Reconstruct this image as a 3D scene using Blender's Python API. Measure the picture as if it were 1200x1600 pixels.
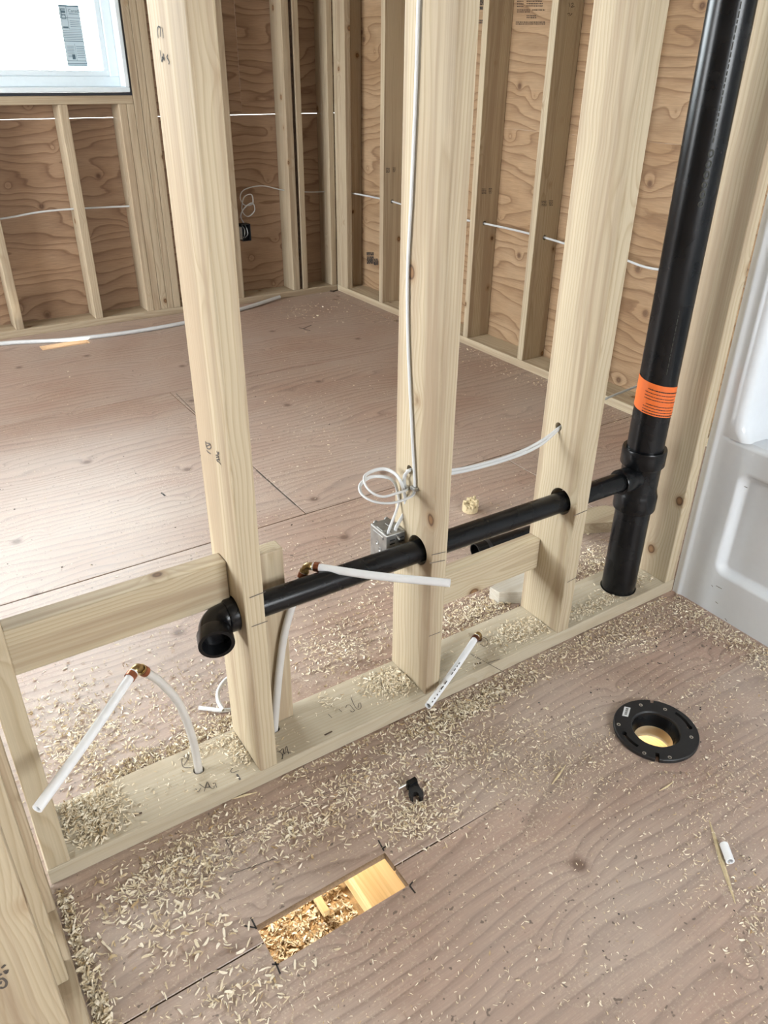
import bpy, bmesh, math, random
import numpy as np
from mathutils import Vector, Matrix

for o in list(bpy.data.objects):
    bpy.data.objects.remove(o)
C = bpy.context.scene.collection
SC = bpy.context.scene

# ------------------------------------------------------------------ camera
CAM = np.array([-0.0291, -1.0358, 1.2617])
YAW, PITCH, ROLL, FPX = 0.5849, 0.5206, 0.0119, 1209.9
_f = np.array([math.sin(YAW)*math.cos(PITCH), math.cos(YAW)*math.cos(PITCH), -math.sin(PITCH)])
_r0 = np.array([math.cos(YAW), -math.sin(YAW), 0.0])
_u0 = np.cross(_r0, _f)
_r = math.cos(ROLL)*_r0 + math.sin(ROLL)*_u0
_u = -math.sin(ROLL)*_r0 + math.cos(ROLL)*_u0
cam_data = bpy.data.cameras.new('camera')
cam_data.sensor_fit = 'HORIZONTAL'
cam_data.sensor_width = 36.0
cam_data.lens = FPX / 1200 * 36.0
cam_data.clip_start = 0.02
cam = bpy.data.objects.new('camera', cam_data)
C.objects.link(cam)
cam.matrix_world = Matrix([[_r[0], _u[0], -_f[0], CAM[0]], [_r[1], _u[1], -_f[1], CAM[1]],
                           [_r[2], _u[2], -_f[2], CAM[2]], [0, 0, 0, 1]])
SC.camera = cam

def hit(u, v, ax, val):
    """point of the real plane (axis = val) that a measured image point lies on"""
    d = (u-600)/FPX*_r - (v-800)/FPX*_u + _f
    return CAM + (val-CAM[ax])/d[ax]*d

# ------------------------------------------------------------------ world, light, exposure
SC.view_settings.view_transform = 'Standard'
SC.view_settings.look = 'None'
SC.view_settings.gamma = 1.0
SC.view_settings.use_curve_mapping = False
SC.view_settings.exposure = 0.06
SC.cycles.use_denoising = True
SC.cycles.max_bounces = 5
SC.cycles.diffuse_bounces = 3
SC.cycles.glossy_bounces = 3
SC.cycles.use_adaptive_sampling = True
SC.cycles.adaptive_threshold = 0.06
SC.cycles.sample_clamp_indirect = 8.0
w = bpy.data.worlds.new('overcast_sky')
SC.world = w
w.use_nodes = True
bg = w.node_tree.nodes['Background']
bg.inputs[0].default_value = (0.92, 0.965, 1.0, 1)
bg.inputs[1].default_value = 24.0

D, XR = 3.396, 2.521          # inner faces of the back wall and of the right wall
T, W = 0.038, 0.138           # lumber thickness and stud depth
CEIL = 2.44

def portal(name, loc, rot, sx, sy):
    l = bpy.data.lights.new(name, 'AREA')
    l.shape = 'RECTANGLE'; l.size = sx; l.size_y = sy
    l.cycles.is_portal = True
    o = bpy.data.objects.new(name, l); C.objects.link(o)
    o.location = loc; o.rotation_euler = rot
    return o
H = math.pi/2
portal('window_daylight', (0.27, D+0.20, 1.62), (-H, 0, 0), 2.15, 1.0)       # back window
portal('window_daylight', (-3.05, 1.75, 1.50), (0, -H, 0), 1.4, 2.7)          # left window of the bedroom
portal('window_daylight', (1.0, -3.25, 1.50), (H, 0, 0), 1.3, 1.05)          # opening behind the photographer

# ------------------------------------------------------------------ object helpers
WLOC = {}
def empty(name, loc):
    o = bpy.data.objects.new(name, None)
    o.empty_display_size = 0.05
    C.objects.link(o); o.location = loc
    WLOC[o.name] = Vector(loc)
    return o
def tag(o, label=None, cat=None, group=None, kind=None):
    if label: o['label'] = label
    if cat: o['category'] = cat
    if group: o['group'] = group
    if kind: o['kind'] = kind
    return o
def link(name, me, mat, parent=None, origin=(0, 0, 0), smooth=False):
    """me holds world coordinates relative to origin"""
    o = bpy.data.objects.new(name, me)
    C.objects.link(o)
    if mat is not None and not me.materials:
        me.materials.append(mat)
    og = Vector(origin)
    WLOC[o.name] = og
    if parent is not None:
        o.parent = parent
        o.location = og - WLOC[parent.name]
    else:
        o.location = og
    if smooth:
        for p in me.polygons: p.use_smooth = True
    return o
def bm_link(name, bm, mat, parent=None, origin=None, smooth=False):
    if origin is None:
        bb = [v.co for v in bm.verts]
        origin = Vector([(min(c[i] for c in bb)+max(c[i] for c in bb))/2 for i in range(3)])
    origin = Vector(origin)
    for v in bm.verts: v.co -= origin
    bmesh.ops.recalc_face_normals(bm, faces=bm.faces[:])
    me = bpy.data.meshes.new(name)
    bm.to_mesh(me); bm.free()
    return link(name, me, mat, parent, origin, smooth)
def add_box(bm, x0, x1, y0, y1, z0, z1, bevel=0.0, seg=1):
    vs = [bm.verts.new((x, y, z)) for x in (x0, x1) for y in (y0, y1) for z in (z0, z1)]
    fs = [(0, 1, 3, 2), (4, 6, 7, 5), (0, 4, 5, 1), (2, 3, 7, 6), (0, 2, 6, 4), (1, 5, 7, 3)]
    faces = [bm.faces.new([vs[i] for i in f]) for f in fs]
    if bevel > 0:
        edges = list({e for f in faces for e in f.edges})
        bmesh.ops.bevel(bm, geom=edges, offset=bevel, segments=seg, affect='EDGES', profile=0.5)
    return vs
def box(name, x0, x1, y0, y1, z0, z1, mat, parent=None, bevel=0.0, seg=1):
    bm = bmesh.new(); add_box(bm, x0, x1, y0, y1, z0, z1, bevel, seg)
    return bm_link(name, bm, mat, parent)
def lumber(name, x0, x1, y0, y1, z0, z1, mat, parent=None, bevel=0.0028):
    return box(name, x0, x1, y0, y1, z0, z1, mat, parent, bevel, 2)
def frame_of(d):
    d = Vector(d).normalized()
    a = Vector((0, 0, 1)) if abs(d.z) < 0.9 else Vector((1, 0, 0))
    s = d.cross(a).normalized()
    return d, s, s.cross(d).normalized()
def add_lathe(bm, base, axis, prof, n=32, closed=False):
    """prof: list of (distance along axis, radius)"""
    d, s, t = frame_of(axis); base = Vector(base)
    rings = []
    for h, r in prof:
        rings.append([bm.verts.new(base + d*h + (s*math.cos(2*math.pi*k/n)+t*math.sin(2*math.pi*k/n))*max(r, 1e-5)) for k in range(n)])
    m = len(rings)
    for i in range(m if closed else m-1):
        a, b = rings[i], rings[(i+1) % m]
        for k in range(n):
            bm.faces.new((a[k], a[(k+1) % n], b[(k+1) % n], b[k]))
    return rings
def lathe(name, base, axis, prof, mat, parent=None, n=32, closed=False, smooth=True, origin=None):
    bm = bmesh.new(); add_lathe(bm, base, axis, prof, n, closed)
    o = bm_link(name, bm, mat, parent, origin, smooth)
    if smooth: autosmooth(o)
    return o
def autosmooth(o, ang=0.7):
    me = o.data
    bm = bmesh.new(); bm.from_mesh(me)
    for e in bm.edges:
        if len(e.link_faces) == 2 and e.calc_face_angle(0) > ang: e.smooth = False
    bm.to_mesh(me); bm.free()
    for p in me.polygons: p.use_smooth = True
def spline(pts, sub=8):
    P = [Vector(p) for p in pts]
    if len(P) < 3: return P
    out = []
    Q = [P[0]*2-P[1]] + P + [P[-1]*2-P[-2]]
    for i in range(1, len(Q)-2):
        p0, p1, p2, p3 = Q[i-1:i+3]
        for k in range(sub):
            t = k/sub
            out.append(0.5*((2*p1)+(p2-p0)*t+(2*p0-5*p1+4*p2-p3)*t*t+(3*p1-p0-3*p2+p3)*t**3))
    out.append(P[-1])
    return out
def add_tube(bm, pts, ra, rb=None, n=10, cap=True, inner=None, up=None):
    rb = rb or ra
    P = [Vector(p) for p in pts]
    tang = [(P[min(i+1, len(P)-1)]-P[max(i-1, 0)]).normalized() for i in range(len(P))]
    if up is None:
        _, s, _t = frame_of(tang[0])
    else:
        s = tang[0].cross(Vector(up)).normalized()
    rings = []
    for p, t in zip(P, tang):
        s = (s - t*s.dot(t)).normalized(); q = t.cross(s)
        rings.append([bm.verts.new(p + s*ra*math.cos(2*math.pi*k/n) + q*rb*math.sin(2*math.pi*k/n)) for k in range(n)])
    for a, b in zip(rings, rings[1:]):
        for k in range(n): bm.faces.new((a[k], a[(k+1) % n], b[(k+1) % n], b[k]))
    if inner:                                   # open pipe ends with a wall and a bore
        for ring, nxt, t in ((rings[0], 1, tang[0]), (rings[-1], -1, -tang[-1])):
            c = sum((v.co for v in ring), Vector())/n
            r2 = [bm.verts.new(c+(v.co-c)*inner) for v in ring]
            r3 = [bm.verts.new(v.co + t*ra*2.5) for v in r2]
            for k in range(n):
                bm.faces.new((ring[k], ring[(k+1) % n], r2[(k+1) % n], r2[k]))
                bm.faces.new((r2[k], r2[(k+1) % n], r3[(k+1) % n], r3[k]))
            bm.faces.new(r3)
    elif cap:
        bm.faces.new(rings[0]); bm.faces.new(rings[-1])
def tube(name, pts, ra, mat, parent=None, rb=None, n=10, inner=None, up=None, smooth=True):
    bm = bmesh.new(); add_tube(bm, pts, ra, rb, n, True, inner, up)
    o = bm_link(name, bm, mat, parent, None, smooth)
    autosmooth(o, 1.0)
    return o
def cut(o, cutters):
    """boolean difference with temporary cutter meshes, applied"""
    tmp = []
    bpy.context.view_layer.update()
    for bm in cutters:
        bmesh.ops.recalc_face_normals(bm, faces=bm.faces[:])
        me = bpy.data.meshes.new('cutter'); bm.to_mesh(me); bm.free()
        c = bpy.data.objects.new('cutter', me); C.objects.link(c); tmp.append(c)
        m = o.modifiers.new('cut', 'BOOLEAN'); m.operation = 'DIFFERENCE'; m.solver = 'EXACT'; m.object = c
    bpy.context.view_layer.update()
    dg = bpy.context.evaluated_depsgraph_get()
    me = bpy.data.meshes.new_from_object(o.evaluated_get(dg))
    o.modifiers.clear()
    old = o.data; nm = old.name
    o.data = me
    bpy.data.meshes.remove(old); me.name = nm
    for c in tmp:
        d = c.data; bpy.data.objects.remove(c); bpy.data.meshes.remove(d)
def cyl_bm(base, axis, r, h, n=28):
    bm = bmesh.new(); rings = add_lathe(bm, base, axis, [(0, r), (h, r)], n)
    bm.faces.new(rings[0]); bm.faces.new(rings[1]); return bm
def box_bm(*a):
    bm = bmesh.new(); add_box(bm, *a); return bm

# ------------------------------------------------------------------ materials
class NT:
    def __init__(self, name):
        self.m = bpy.data.materials.new(name); self.m.use_nodes = True
        self.t = self.m.node_tree; self.b = self.t.nodes['Principled BSDF']
    def n(self, typ, **kw):
        x = self.t.nodes.new(typ)
        for k, v in kw.items(): setattr(x, k, v)
        return x
    def l(self, a, b): self.t.links.new(a, b)
    def setin(self, sock, v):
        if isinstance(v, bpy.types.NodeSocket): self.l(v, sock)
        else: sock.default_value = v
    def math(self, op, a, b=0.0, c=0.0, clamp=False):
        x = self.n('ShaderNodeMath', operation=op, use_clamp=clamp)
        for s, v in zip(x.inputs, (a, b, c)): self.setin(s, v)
        return x.outputs[0]
    def vmath(self, op, a, b=(0, 0, 0)):
        x = self.n('ShaderNodeVectorMath', operation=op)
        self.setin(x.inputs[0], a); self.setin(x.inputs[1], b)
        return x.outputs[0]
    def noise(self, vec, scale, detail=2.0, rough=0.5, dist=0.0):
        x = self.n('ShaderNodeTexNoise')
        self.l(vec, x.inputs['Vector'])
        x.inputs['Scale'].default_value = scale; x.inputs['Detail'].default_value = detail
        x.inputs['Roughness'].default_value = rough; x.inputs['Distortion'].default_value = dist
        return x.outputs[0]
    def ramp(self, fac, stops, interp='LINEAR'):
        x = self.n('ShaderNodeValToRGB'); cr = x.color_ramp; cr.interpolation = interp
        while len(cr.elements) < len(stops): cr.elements.new(0.5)
        for e, (p, c) in zip(cr.elements, stops):
            e.position = p
            e.color = (c, c, c, 1) if isinstance(c, (int, float)) else (*c, 1)
        self.l(fac, x.inputs[0]); return x.outputs[0]
    def mix(self, fac, a, b, mode='MIX'):
        x = self.n('ShaderNodeMix', data_type='RGBA', blend_type=mode)
        self.setin(x.inputs[0], fac)
        for s, v in ((x.inputs[6], a), (x.inputs[7], b)):
            if isinstance(v, tuple): v = (*v, 1) if len(v) == 3 else v
            self.setin(s, v)
        return x.outputs[2]
    def bump(self, h, strength, dist=0.002):
        x = self.n('ShaderNodeBump'); x.inputs['Strength'].default_value = strength
        x.inputs['Distance'].default_value = dist
        self.l(h, x.inputs['Height']); self.l(x.outputs[0], self.b.inputs['Normal'])
    def out(self, col=None, rough=None, metal=None, spec=None):
        if col is not None:
            if isinstance(col, tuple): col = (*col, 1)
            self.setin(self.b.inputs['Base Color'], col)
        if rough is not None: self.setin(self.b.inputs['Roughness'], rough)
        if metal is not None: self.b.inputs['Metallic'].default_value = metal
        if spec is not None: self.b.inputs['Specular IOR Level'].default_value = spec
        return self.m
def plain(name, col, rough=0.5, metal=0.0, spec=0.5, var=0.06, scale=60):
    t = NT(name)
    tc = t.n('ShaderNodeTexCoord').outputs['Object']
    nz = t.noise(tc, scale, 3)
    f = t.ramp(nz, [(0.3, 1-var), (0.7, 1+var)])
    c = t.mix(1.0, (*col, 1), f, 'MULTIPLY')
    r = t.math('MULTIPLY_ADD', nz, 0.12, rough-0.06)
    return t.out(c, r, metal, spec)

def grain_coords(t, axis):
    """coordinates with the third one along the grain, shifted per object"""
    tc = t.n('ShaderNodeTexCoord').outputs['Object']
    sp = t.n('ShaderNodeSeparateXYZ'); t.l(tc, sp.inputs[0])
    x, y, z = sp.outputs
    order = {'z': (x, y, z), 'x': (y, z, x), 'y': (z, x, y)}[axis]
    rnd = t.n('ShaderNodeObjectInfo').outputs['Random']
    return order, rnd
def comb(t, a, b, c):
    x = t.n('ShaderNodeCombineXYZ')
    for s, v in zip(x.inputs, (a, b, c)): t.setin(s, v)
    return x.outputs[0]

def lumber_mat(name, axis, light=(0.53, 0.45, 0.318), dark=(0.39, 0.30, 0.183), heart=(0.365, 0.275, 0.185), knots=1.0, streak=0.75):
    t = NT(name)
    (a, b, g), rnd = grain_coords(t, axis)
    sh = t.math('MULTIPLY', rnd, 37.0)
    # knots: voronoi cells, in real size
    pos = comb(t, t.math('ADD', a, sh), t.math('ADD', b, sh), t.math('ADD', t.math('MULTIPLY', g, 0.8), sh))
    vo = t.n('ShaderNodeTexVoronoi'); vo.inputs['Scale'].default_value = 7.0; t.l(pos, vo.inputs['Vector'])
    kd = t.math('ADD', vo.outputs['Distance'], t.math('MULTIPLY', t.math('SUBTRACT', t.noise(pos, 40, 1), 0.5), 0.05))
    swirl = t.math('POWER', 2.718, t.math('MULTIPLY', kd, -9.0))
    # growth rings about a pith that lies off to one side
    wob = t.noise(comb(t, t.math('MULTIPLY', a, 5.0), t.math('MULTIPLY', b, 5.0), t.math('ADD', t.math('MULTIPLY', g, 0.9), sh)), 1.0, 3, 0.55)
    wob2 = t.noise(comb(t, t.math('ADD', a, sh), b, t.math('MULTIPLY', g, 0.25)), 14, 2)
    px_ = t.math('ADD', a, t.math('MULTIPLY_ADD', rnd, 0.16, -0.08))
    py_ = t.math('ADD', b, t.math('MULTIPLY_ADD', t.math('FRACT', t.math('MULTIPLY', rnd, 7.3)), 0.14, -0.07))
    r = t.math('SQRT', t.math('ADD', t.math('MULTIPLY', px_, px_), t.math('MULTIPLY', py_, py_)))
    r = t.math('ADD', r, t.math('MULTIPLY', wob, 0.055))
    r = t.math('ADD', r, t.math('MULTIPLY', wob2, 0.008))
    r = t.math('ADD', r, t.math('MULTIPLY', swirl, 0.03))
    ring = t.math('FRACT', t.math('MULTIPLY', r, 150.0))
    ringc = t.ramp(ring, [(0.0, 0.25), (0.12, 0.0), (0.55, 0.2), (0.92, 0.85), (1.0, 0.35)])
    fib = t.noise(comb(t, t.math('MULTIPLY', a, 420.0), t.math('MULTIPLY', b, 420.0), t.math('MULTIPLY', g, 9.0)), 1.0, 2)
    broad = t.noise(comb(t, t.math('MULTIPLY_ADD', a, 26.0, sh), t.math('MULTIPLY', b, 26.0), t.math('MULTIPLY', g, 0.8)), 1.0, 3, 0.6)
    col = t.mix(t.math('MULTIPLY', ringc, 0.75), light, dark)
    col = t.mix(t.math('MULTIPLY', t.ramp(broad, [(0.48, 0.0), (0.62, 1.0)]), streak), col, heart)
    col = t.mix(1.0, col, t.ramp(fib, [(0.2, 0.90), (0.8, 1.07)]), 'MULTIPLY')
    ton = t.math('MULTIPLY_ADD', t.math('FRACT', t.math('MULTIPLY', rnd, 11.7)), 0.16, 0.93)
    col = t.mix(1.0, col, comb(t, ton, ton, ton), 'MULTIPLY')
    if knots:
        km = t.ramp(kd, [(0.0, 1.0), (0.062, 1.0), (0.085, 0.55), (0.16, 0.0)])
        kc = t.ramp(kd, [(0.0, (0.30, 0.17, 0.085)), (0.045, (0.24, 0.13, 0.06)), (0.065, (0.10, 0.055, 0.03)), (0.085, (0.30, 0.19, 0.10)), (0.16, (0.45, 0.33, 0.2))])
        col = t.mix(t.math('MULTIPLY', km, knots), col, kc)
    t.bump(fib, 0.22, 0.0006)
    return t.out(col, t.math('MULTIPLY_ADD', fib, 0.15, 0.55), spec=0.3)

def ply_mat(name, gaxis, vaxis, base, line, late, bands=20.0, warp=5.0, contrast=1.0, grey=None, greyamt=0.0, rough=0.6, dust=0.0, spec=0.35, knots=1.0):
    """rotary cut softwood veneer: contour-like grain running along gaxis"""
    t = NT(name)
    tc = t.n('ShaderNodeTexCoord').outputs['Object']
    sp = t.n('ShaderNodeSeparateXYZ'); t.l(tc, sp.inputs[0])
    ax = dict(zip('xyz', sp.outputs))
    g, v = ax[gaxis], ax[vaxis]
    rnd = t.n('ShaderNodeObjectInfo').outputs['Random']
    sh = t.math('MULTIPLY', rnd, 91.0)
    pos = comb(t, t.math('ADD', g, sh), v, sh)
    vo = t.n('ShaderNodeTexVoronoi'); vo.inputs['Scale'].default_value = 3.2; vo.inputs['Randomness'].default_value = 1.0; t.l(pos, vo.inputs['Vector'])
    vo.voronoi_dimensions = '2D'
    kd = vo.outputs['Distance']
    swirl = t.math('POWER', 2.718, t.math('MULTIPLY', kd, -14.0))
    nz = t.noise(comb(t, t.math('MULTIPLY_ADD', g, 1.15, sh), t.math('MULTIPLY', v, 4.6), sh), 1.0, 2, 0.45, 0.2)
    nz2 = t.noise(comb(t, t.math('MULTIPLY_ADD', g, 9.0, sh), t.math('MULTIPLY', v, 34.0), sh), 1.0, 2)
    h = t.math('MULTIPLY', v, bands)
    h = t.math('ADD', h, t.math('MULTIPLY', nz, warp*2.2))
    h = t.math('ADD', h, t.math('MULTIPLY', nz2, 0.28))
    h = t.math('ADD', h, t.math('MULTIPLY', swirl, 1.6))
    fr = t.math('FRACT', h)
    band = t.ramp(fr, [(0.0, 0.15), (0.08, 0.0), (0.5, 0.12), (0.82, 0.55), (0.93, 1.0), (1.0, 0.5)])
    fib = t.noise(comb(t, t.math('MULTIPLY', g, 14.0), t.math('MULTIPLY', v, 330.0), sh), 1.0, 3, 0.6)
    blot = t.noise(comb(t, t.math('MULTIPLY_ADD', g, 2.2, sh), t.math('MULTIPLY', v, 4.5), sh), 1.0, 4, 0.6)
    col = t.mix(t.ramp(blot, [(0.3, 0.0), (0.7, 1.0)]), base, late)
    col = t.mix(t.math('MULTIPLY', band, contrast), col, line)
    col = t.mix(1.0, col, t.ramp(fib, [(0.25, 0.80), (0.75, 1.13)]), 'MULTIPLY')
    if grey:
        gm = t.noise(comb(t, t.math('MULTIPLY_ADD', g, 1.1, sh), t.math('MULTIPLY', v, 1.9), sh), 1.0, 5, 0.62)
        col = t.mix(t.math('MULTIPLY', t.ramp(gm, [(0.35, 0.0), (0.65, 1.0)]), greyamt), col, grey)
    if dust:
        dn = t.noise(pos, 210, 2, 0.6); dp = t.noise(pos, 4.0, 4, 0.65)
        dm = t.math('MULTIPLY', t.ramp(dn, [(0.56, 0.0), (0.68, 1.0)]), t.ramp(dp, [(0.4, 0.15), (0.65, 1.0)]))
        col = t.mix(t.math('MULTIPLY', dm, dust), col, (0.60, 0.50, 0.38))
        sn = t.noise(pos, 95, 1, 0.5)
        col = t.mix(t.ramp(sn, [(0.72, 0.0), (0.76, 0.75)]), col, (0.10, 0.075, 0.06))
    sc_ = t.n('ShaderNodeSeparateColor'); t.l(vo.outputs['Color'], sc_.inputs[0])
    keep = t.math('LESS_THAN', sc_.outputs[0], knots)
    km = t.math('MULTIPLY', keep, t.ramp(kd, [(0.0, 1.0), (0.028, 0.9), (0.05, 0.45), (0.085, 0.0)]))
    kc = t.ramp(kd, [(0.0, (0.12, 0.065, 0.035)), (0.03, (0.10, 0.05, 0.03)), (0.06, line)])
    col = t.mix(t.math('MULTIPLY', km, 0.8), col, kc)
    t.bump(fib, 0.3, 0.0008)
    return t.out(col, t.math('MULTIPLY_ADD', fib, 0.2, rough-0.1), spec=spec)

M = {}
for ax in 'xyz':
    M['wood_'+ax] = lumber_mat('spruce_lumber_'+ax, ax)
    M['backwood_'+ax] = lumber_mat('rough_spruce_'+ax, ax, light=(0.47, 0.385, 0.27), dark=(0.35, 0.265, 0.17), heart=(0.33, 0.245, 0.16))
M['plate_x'] = lumber_mat('plate_lumber_x', 'x', light=(0.53, 0.465, 0.35), dark=(0.46, 0.38, 0.265), heart=(0.44, 0.36, 0.255), streak=0.4, knots=0.6)
FL = dict(bands=34.0, warp=3.6, contrast=0.72, grey=(0.50, 0.435, 0.38), greyamt=0.42, rough=0.47, dust=0.8, spec=0.75, knots=0.25)
M['floor'] = ply_mat('subfloor_plywood', 'x', 'y', (0.46, 0.345, 0.275), (0.19, 0.115, 0.082), (0.405, 0.252, 0.185), **FL)
M['sheath_back'] = ply_mat('sheathing_plywood_back', 'x', 'z', (0.40, 0.27, 0.175), (0.19, 0.105, 0.06), (0.34, 0.215, 0.13), bands=16.0, warp=4.2, contrast=0.85, spec=0.3, knots=0.35)
M['sheath_right'] = ply_mat('sheathing_plywood_right', 'y', 'z', (0.46, 0.32, 0.195), (0.22, 0.125, 0.065), (0.38, 0.24, 0.13), bands=16.0, warp=4.2, contrast=0.8, spec=0.3, knots=0.35)
M['core'] = plain('plywood_edge', (0.20, 0.13, 0.075), 0.7, var=0.3, scale=300)
M['abs'] = plain('black_abs', (0.006, 0.0065, 0.0075), 0.27, spec=0.35, var=0.3, scale=14)
M['abs_dull'] = plain('dull_black_plastic', (0.012, 0.012, 0.013), 0.5, var=0.3, scale=90)
M['pex'] = plain('white_pex', (0.86, 0.88, 0.90), 0.34, var=0.02)
M['pex_riser'] = plain('translucent_pex', (0.62, 0.60, 0.57), 0.34, var=0.05, scale=25)
M['copper'] = plain('copper_ring', (0.42, 0.17, 0.10), 0.36, 1.0, var=0.15)
M['copper_dark'] = plain('tarnished_copper', (0.17, 0.075, 0.05), 0.42, 1.0, var=0.2)
M['brass'] = plain('brass_fitting', (0.42, 0.31, 0.15), 0.34, 1.0, var=0.12)
M['cable'] = plain('white_cable', (0.58, 0.59, 0.59), 0.42, var=0.03)
M['steel'] = plain('galvanised_steel', (0.36, 0.36, 0.345), 0.42, 0.9, var=0.2, scale=50)
M['dark'] = plain('slot_shade_and_black_wire', (0.012, 0.012, 0.012), 0.8)
M['screw'] = plain('zinc_screw', (0.62, 0.60, 0.55), 0.3, 1.0)
M['tub'] = plain('white_gelcoat', (0.80, 0.845, 0.885), 0.17, var=0.01, spec=0.55)
M['vinyl'] = plain('white_vinyl', (0.74, 0.83, 0.88), 0.35, var=0.015)
M['gap_shade'] = plain('gap_shade_black', (0.012, 0.014, 0.022), 0.55)
M['orange'] = plain('orange_label_paper', (0.80, 0.165, 0.03), 0.5, var=0.03)
M['ink'] = plain('black_ink', (0.028, 0.024, 0.022), 0.7)
M['pencil'] = plain('pencil_line', (0.10, 0.085, 0.075), 0.7)
M['olive'] = plain('olive_pipe_print', (0.02, 0.02, 0.009), 0.6)
M['paper'] = plain('sticker_paper', (0.30, 0.42, 0.48), 0.6, var=0.03)
M['paper_ink'] = plain('sticker_ink', (0.10, 0.17, 0.22), 0.6)
t = NT('backlit_sticker')
tl = t.n('ShaderNodeBsdfTranslucent'); tl.inputs[0].default_value = (0.50, 0.66, 0.74, 1)
df = t.n('ShaderNodeBsdfDiffuse'); df.inputs[0].default_value = (0.55, 0.66, 0.72, 1)
mx = t.n('ShaderNodeMixShader'); mx.inputs[0].default_value = 0.05
t.l(df.outputs[0], mx.inputs[1]); t.l(tl.outputs[0], mx.inputs[2])
t.l(mx.outputs[0], t.t.nodes['Material Output'].inputs['Surface'])
M['paper'] = t.m
M['white_label'] = plain('barcode_label', (0.72, 0.74, 0.74), 0.5)
M['bark'] = plain('bark_wane', (0.07, 0.045, 0.03), 0.9, var=0.4)
M['scrap'] = lumber_mat('scrap_lumber', 'x', light=(0.64, 0.60, 0.52), dark=(0.56, 0.50, 0.40), heart=(0.55, 0.48, 0.38), knots=0.3)
M['endgrain'] = plain('end_grain', (0.60, 0.49, 0.30), 0.7, var=0.12, scale=120)
M['lit_bore'] = plain('lamplit_bore_tan', (0.50, 0.43, 0.30), 0.4)  # black pipe bore; the lamplight on it is painted in as tan
M['ground'] = plain('pale_ground', (0.50, 0.50, 0.47), 0.9, var=0.1, scale=3)
M['siding'] = plain('pale_siding', (0.6, 0.66, 0.66), 0.8)
M['ceiling'] = plain('ceiling_board', (0.55, 0.52, 0.47), 0.8)
M['yellowwood'] = lumber_mat('pine_below_floor', 'y', light=(0.66, 0.50, 0.27), dark=(0.52, 0.36, 0.16), heart=(0.55, 0.38, 0.18), knots=1.0)
M['base_below'] = plain('cavity_bottom', (0.36, 0.24, 0.12), 0.9, var=0.4, scale=120)
t = NT('window_glass')
gl = t.n('ShaderNodeBsdfGlossy'); gl.inputs['Roughness'].default_value = 0.02
tr = t.n('ShaderNodeBsdfTransparent'); tr.inputs[0].default_value = (0.94, 0.97, 0.97, 1)
fr = t.n('ShaderNodeFresnel'); fr.inputs['IOR'].default_value = 1.45
mx = t.n('ShaderNodeMixShader')
t.l(fr.outputs[0], mx.inputs[0]); t.l(tr.outputs[0], mx.inputs[1]); t.l(gl.outputs[0], mx.inputs[2])
t.l(mx.outputs[0], t.t.nodes['Material Output'].inputs['Surface'])
M['glass'] = t.m
# shavings: colour from a per-piece attribute
t = NT('wood_shavings')
at = t.n('ShaderNodeAttribute'); at.attribute_name = 'tone'
c = t.ramp(at.outputs['Fac'], [(0.0, (0.36, 0.24, 0.12)), (0.35, (0.52, 0.38, 0.21)), (0.7, (0.76, 0.655, 0.475)), (1.0, (0.90, 0.82, 0.67))])
M['shaving'] = t.out(c, 0.7, spec=0.25)

# ------------------------------------------------------------------ floor
FT = 0.017
floor = tag(empty('floor', (0.5, 0.5, 0)), kind='structure', label='worn plywood subfloor sheets strewn with wood shavings')
G = 0.0016
JY = [-2.737, -1.517, -0.298, 0.924, 2.20, D+0.14]
rows = [(-3.2, JY[1]), (JY[1], JY[2]), (JY[2], JY[3]), (JY[3], JY[4]), (JY[4], JY[5])]
xjoint = [-0.9, -0.42, -0.65, 0.965, 0.0]
sheets = {}
for i, ((y0, y1), xj) in enumerate(zip(rows, xjoint)):
    xs = [xj + 2.44*k for k in range(-2, 3)]
    xs = [-3.0] + [x for x in xs if -2.8 < x < XR+0.1] + [XR+0.14]
    for k, (x0, x1) in enumerate(zip(xs, xs[1:])):
        a0, a1, b1, bv = x0+G, x1-G, y1-G, 0.0012
        if i == 1 and x0 < 0.5 < x1:                  # its edge opens to a gap only at the left part
            bm = bmesh.new()
            pl_ = [(a0, y0+G), (a1, y0+G), (a1, y1+G-.0003), (0.80, y1+G-.0003), (0.60, b1), (a0, b1)]
            lo = [bm.verts.new((x, y, -FT)) for x, y in pl_]; hi = [bm.verts.new((x, y, 0)) for x, y in pl_]
            bm.faces.new(hi); bm.faces.new(lo[::-1])
            for k_ in range(6): bm.faces.new((lo[k_], lo[(k_+1) % 6], hi[(k_+1) % 6], hi[k_]))
            s = bm_link('plywood_sheet', bm, M['floor'], floor)
        else:
            s = box('plywood_sheet', a0, a1, y0+G, b1, -FT, 0, M['floor'], floor, bv)
        sheets[(i, k)] = (s, x0, x1, y0, y1)
DU = (0.231, 0.4925, -0.3425, -0.2645)            # duct opening
FLG = (1.158, -0.334)                             # closet flange centre
SLOT = (0.62, 0.86, 3.10, 3.178)
for s, x0, x1, y0, y1 in sheets.values():
    cs = []
    if y0 < DU[3] and y1 > DU[2] and x0 < DU[1] and x1 > DU[0]:
        cs.append(box_bm(DU[0], DU[1], DU[2], DU[3], -0.1, 0.1))
    if y0 < FLG[1]+.055 and y1 > FLG[1]-.055 and x0 < FLG[0]+.055 and x1 > FLG[0]-.055:
        cs.append(cyl_bm((FLG[0], FLG[1], -0.1), (0, 0, 1), 0.052, 0.2, 40))
    if y0 < SLOT[3] and y1 > SLOT[2] and x0 < SLOT[1] and x1 > SLOT[0]:
        cs.append(box_bm(*SLOT, -0.1, 0.1))
    if cs: cut(s, cs)
    s.data.materials.append(M['core'])
    for p in s.data.polygons:
        if abs(p.normal.z) < 0.3: p.material_index = 1

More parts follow.
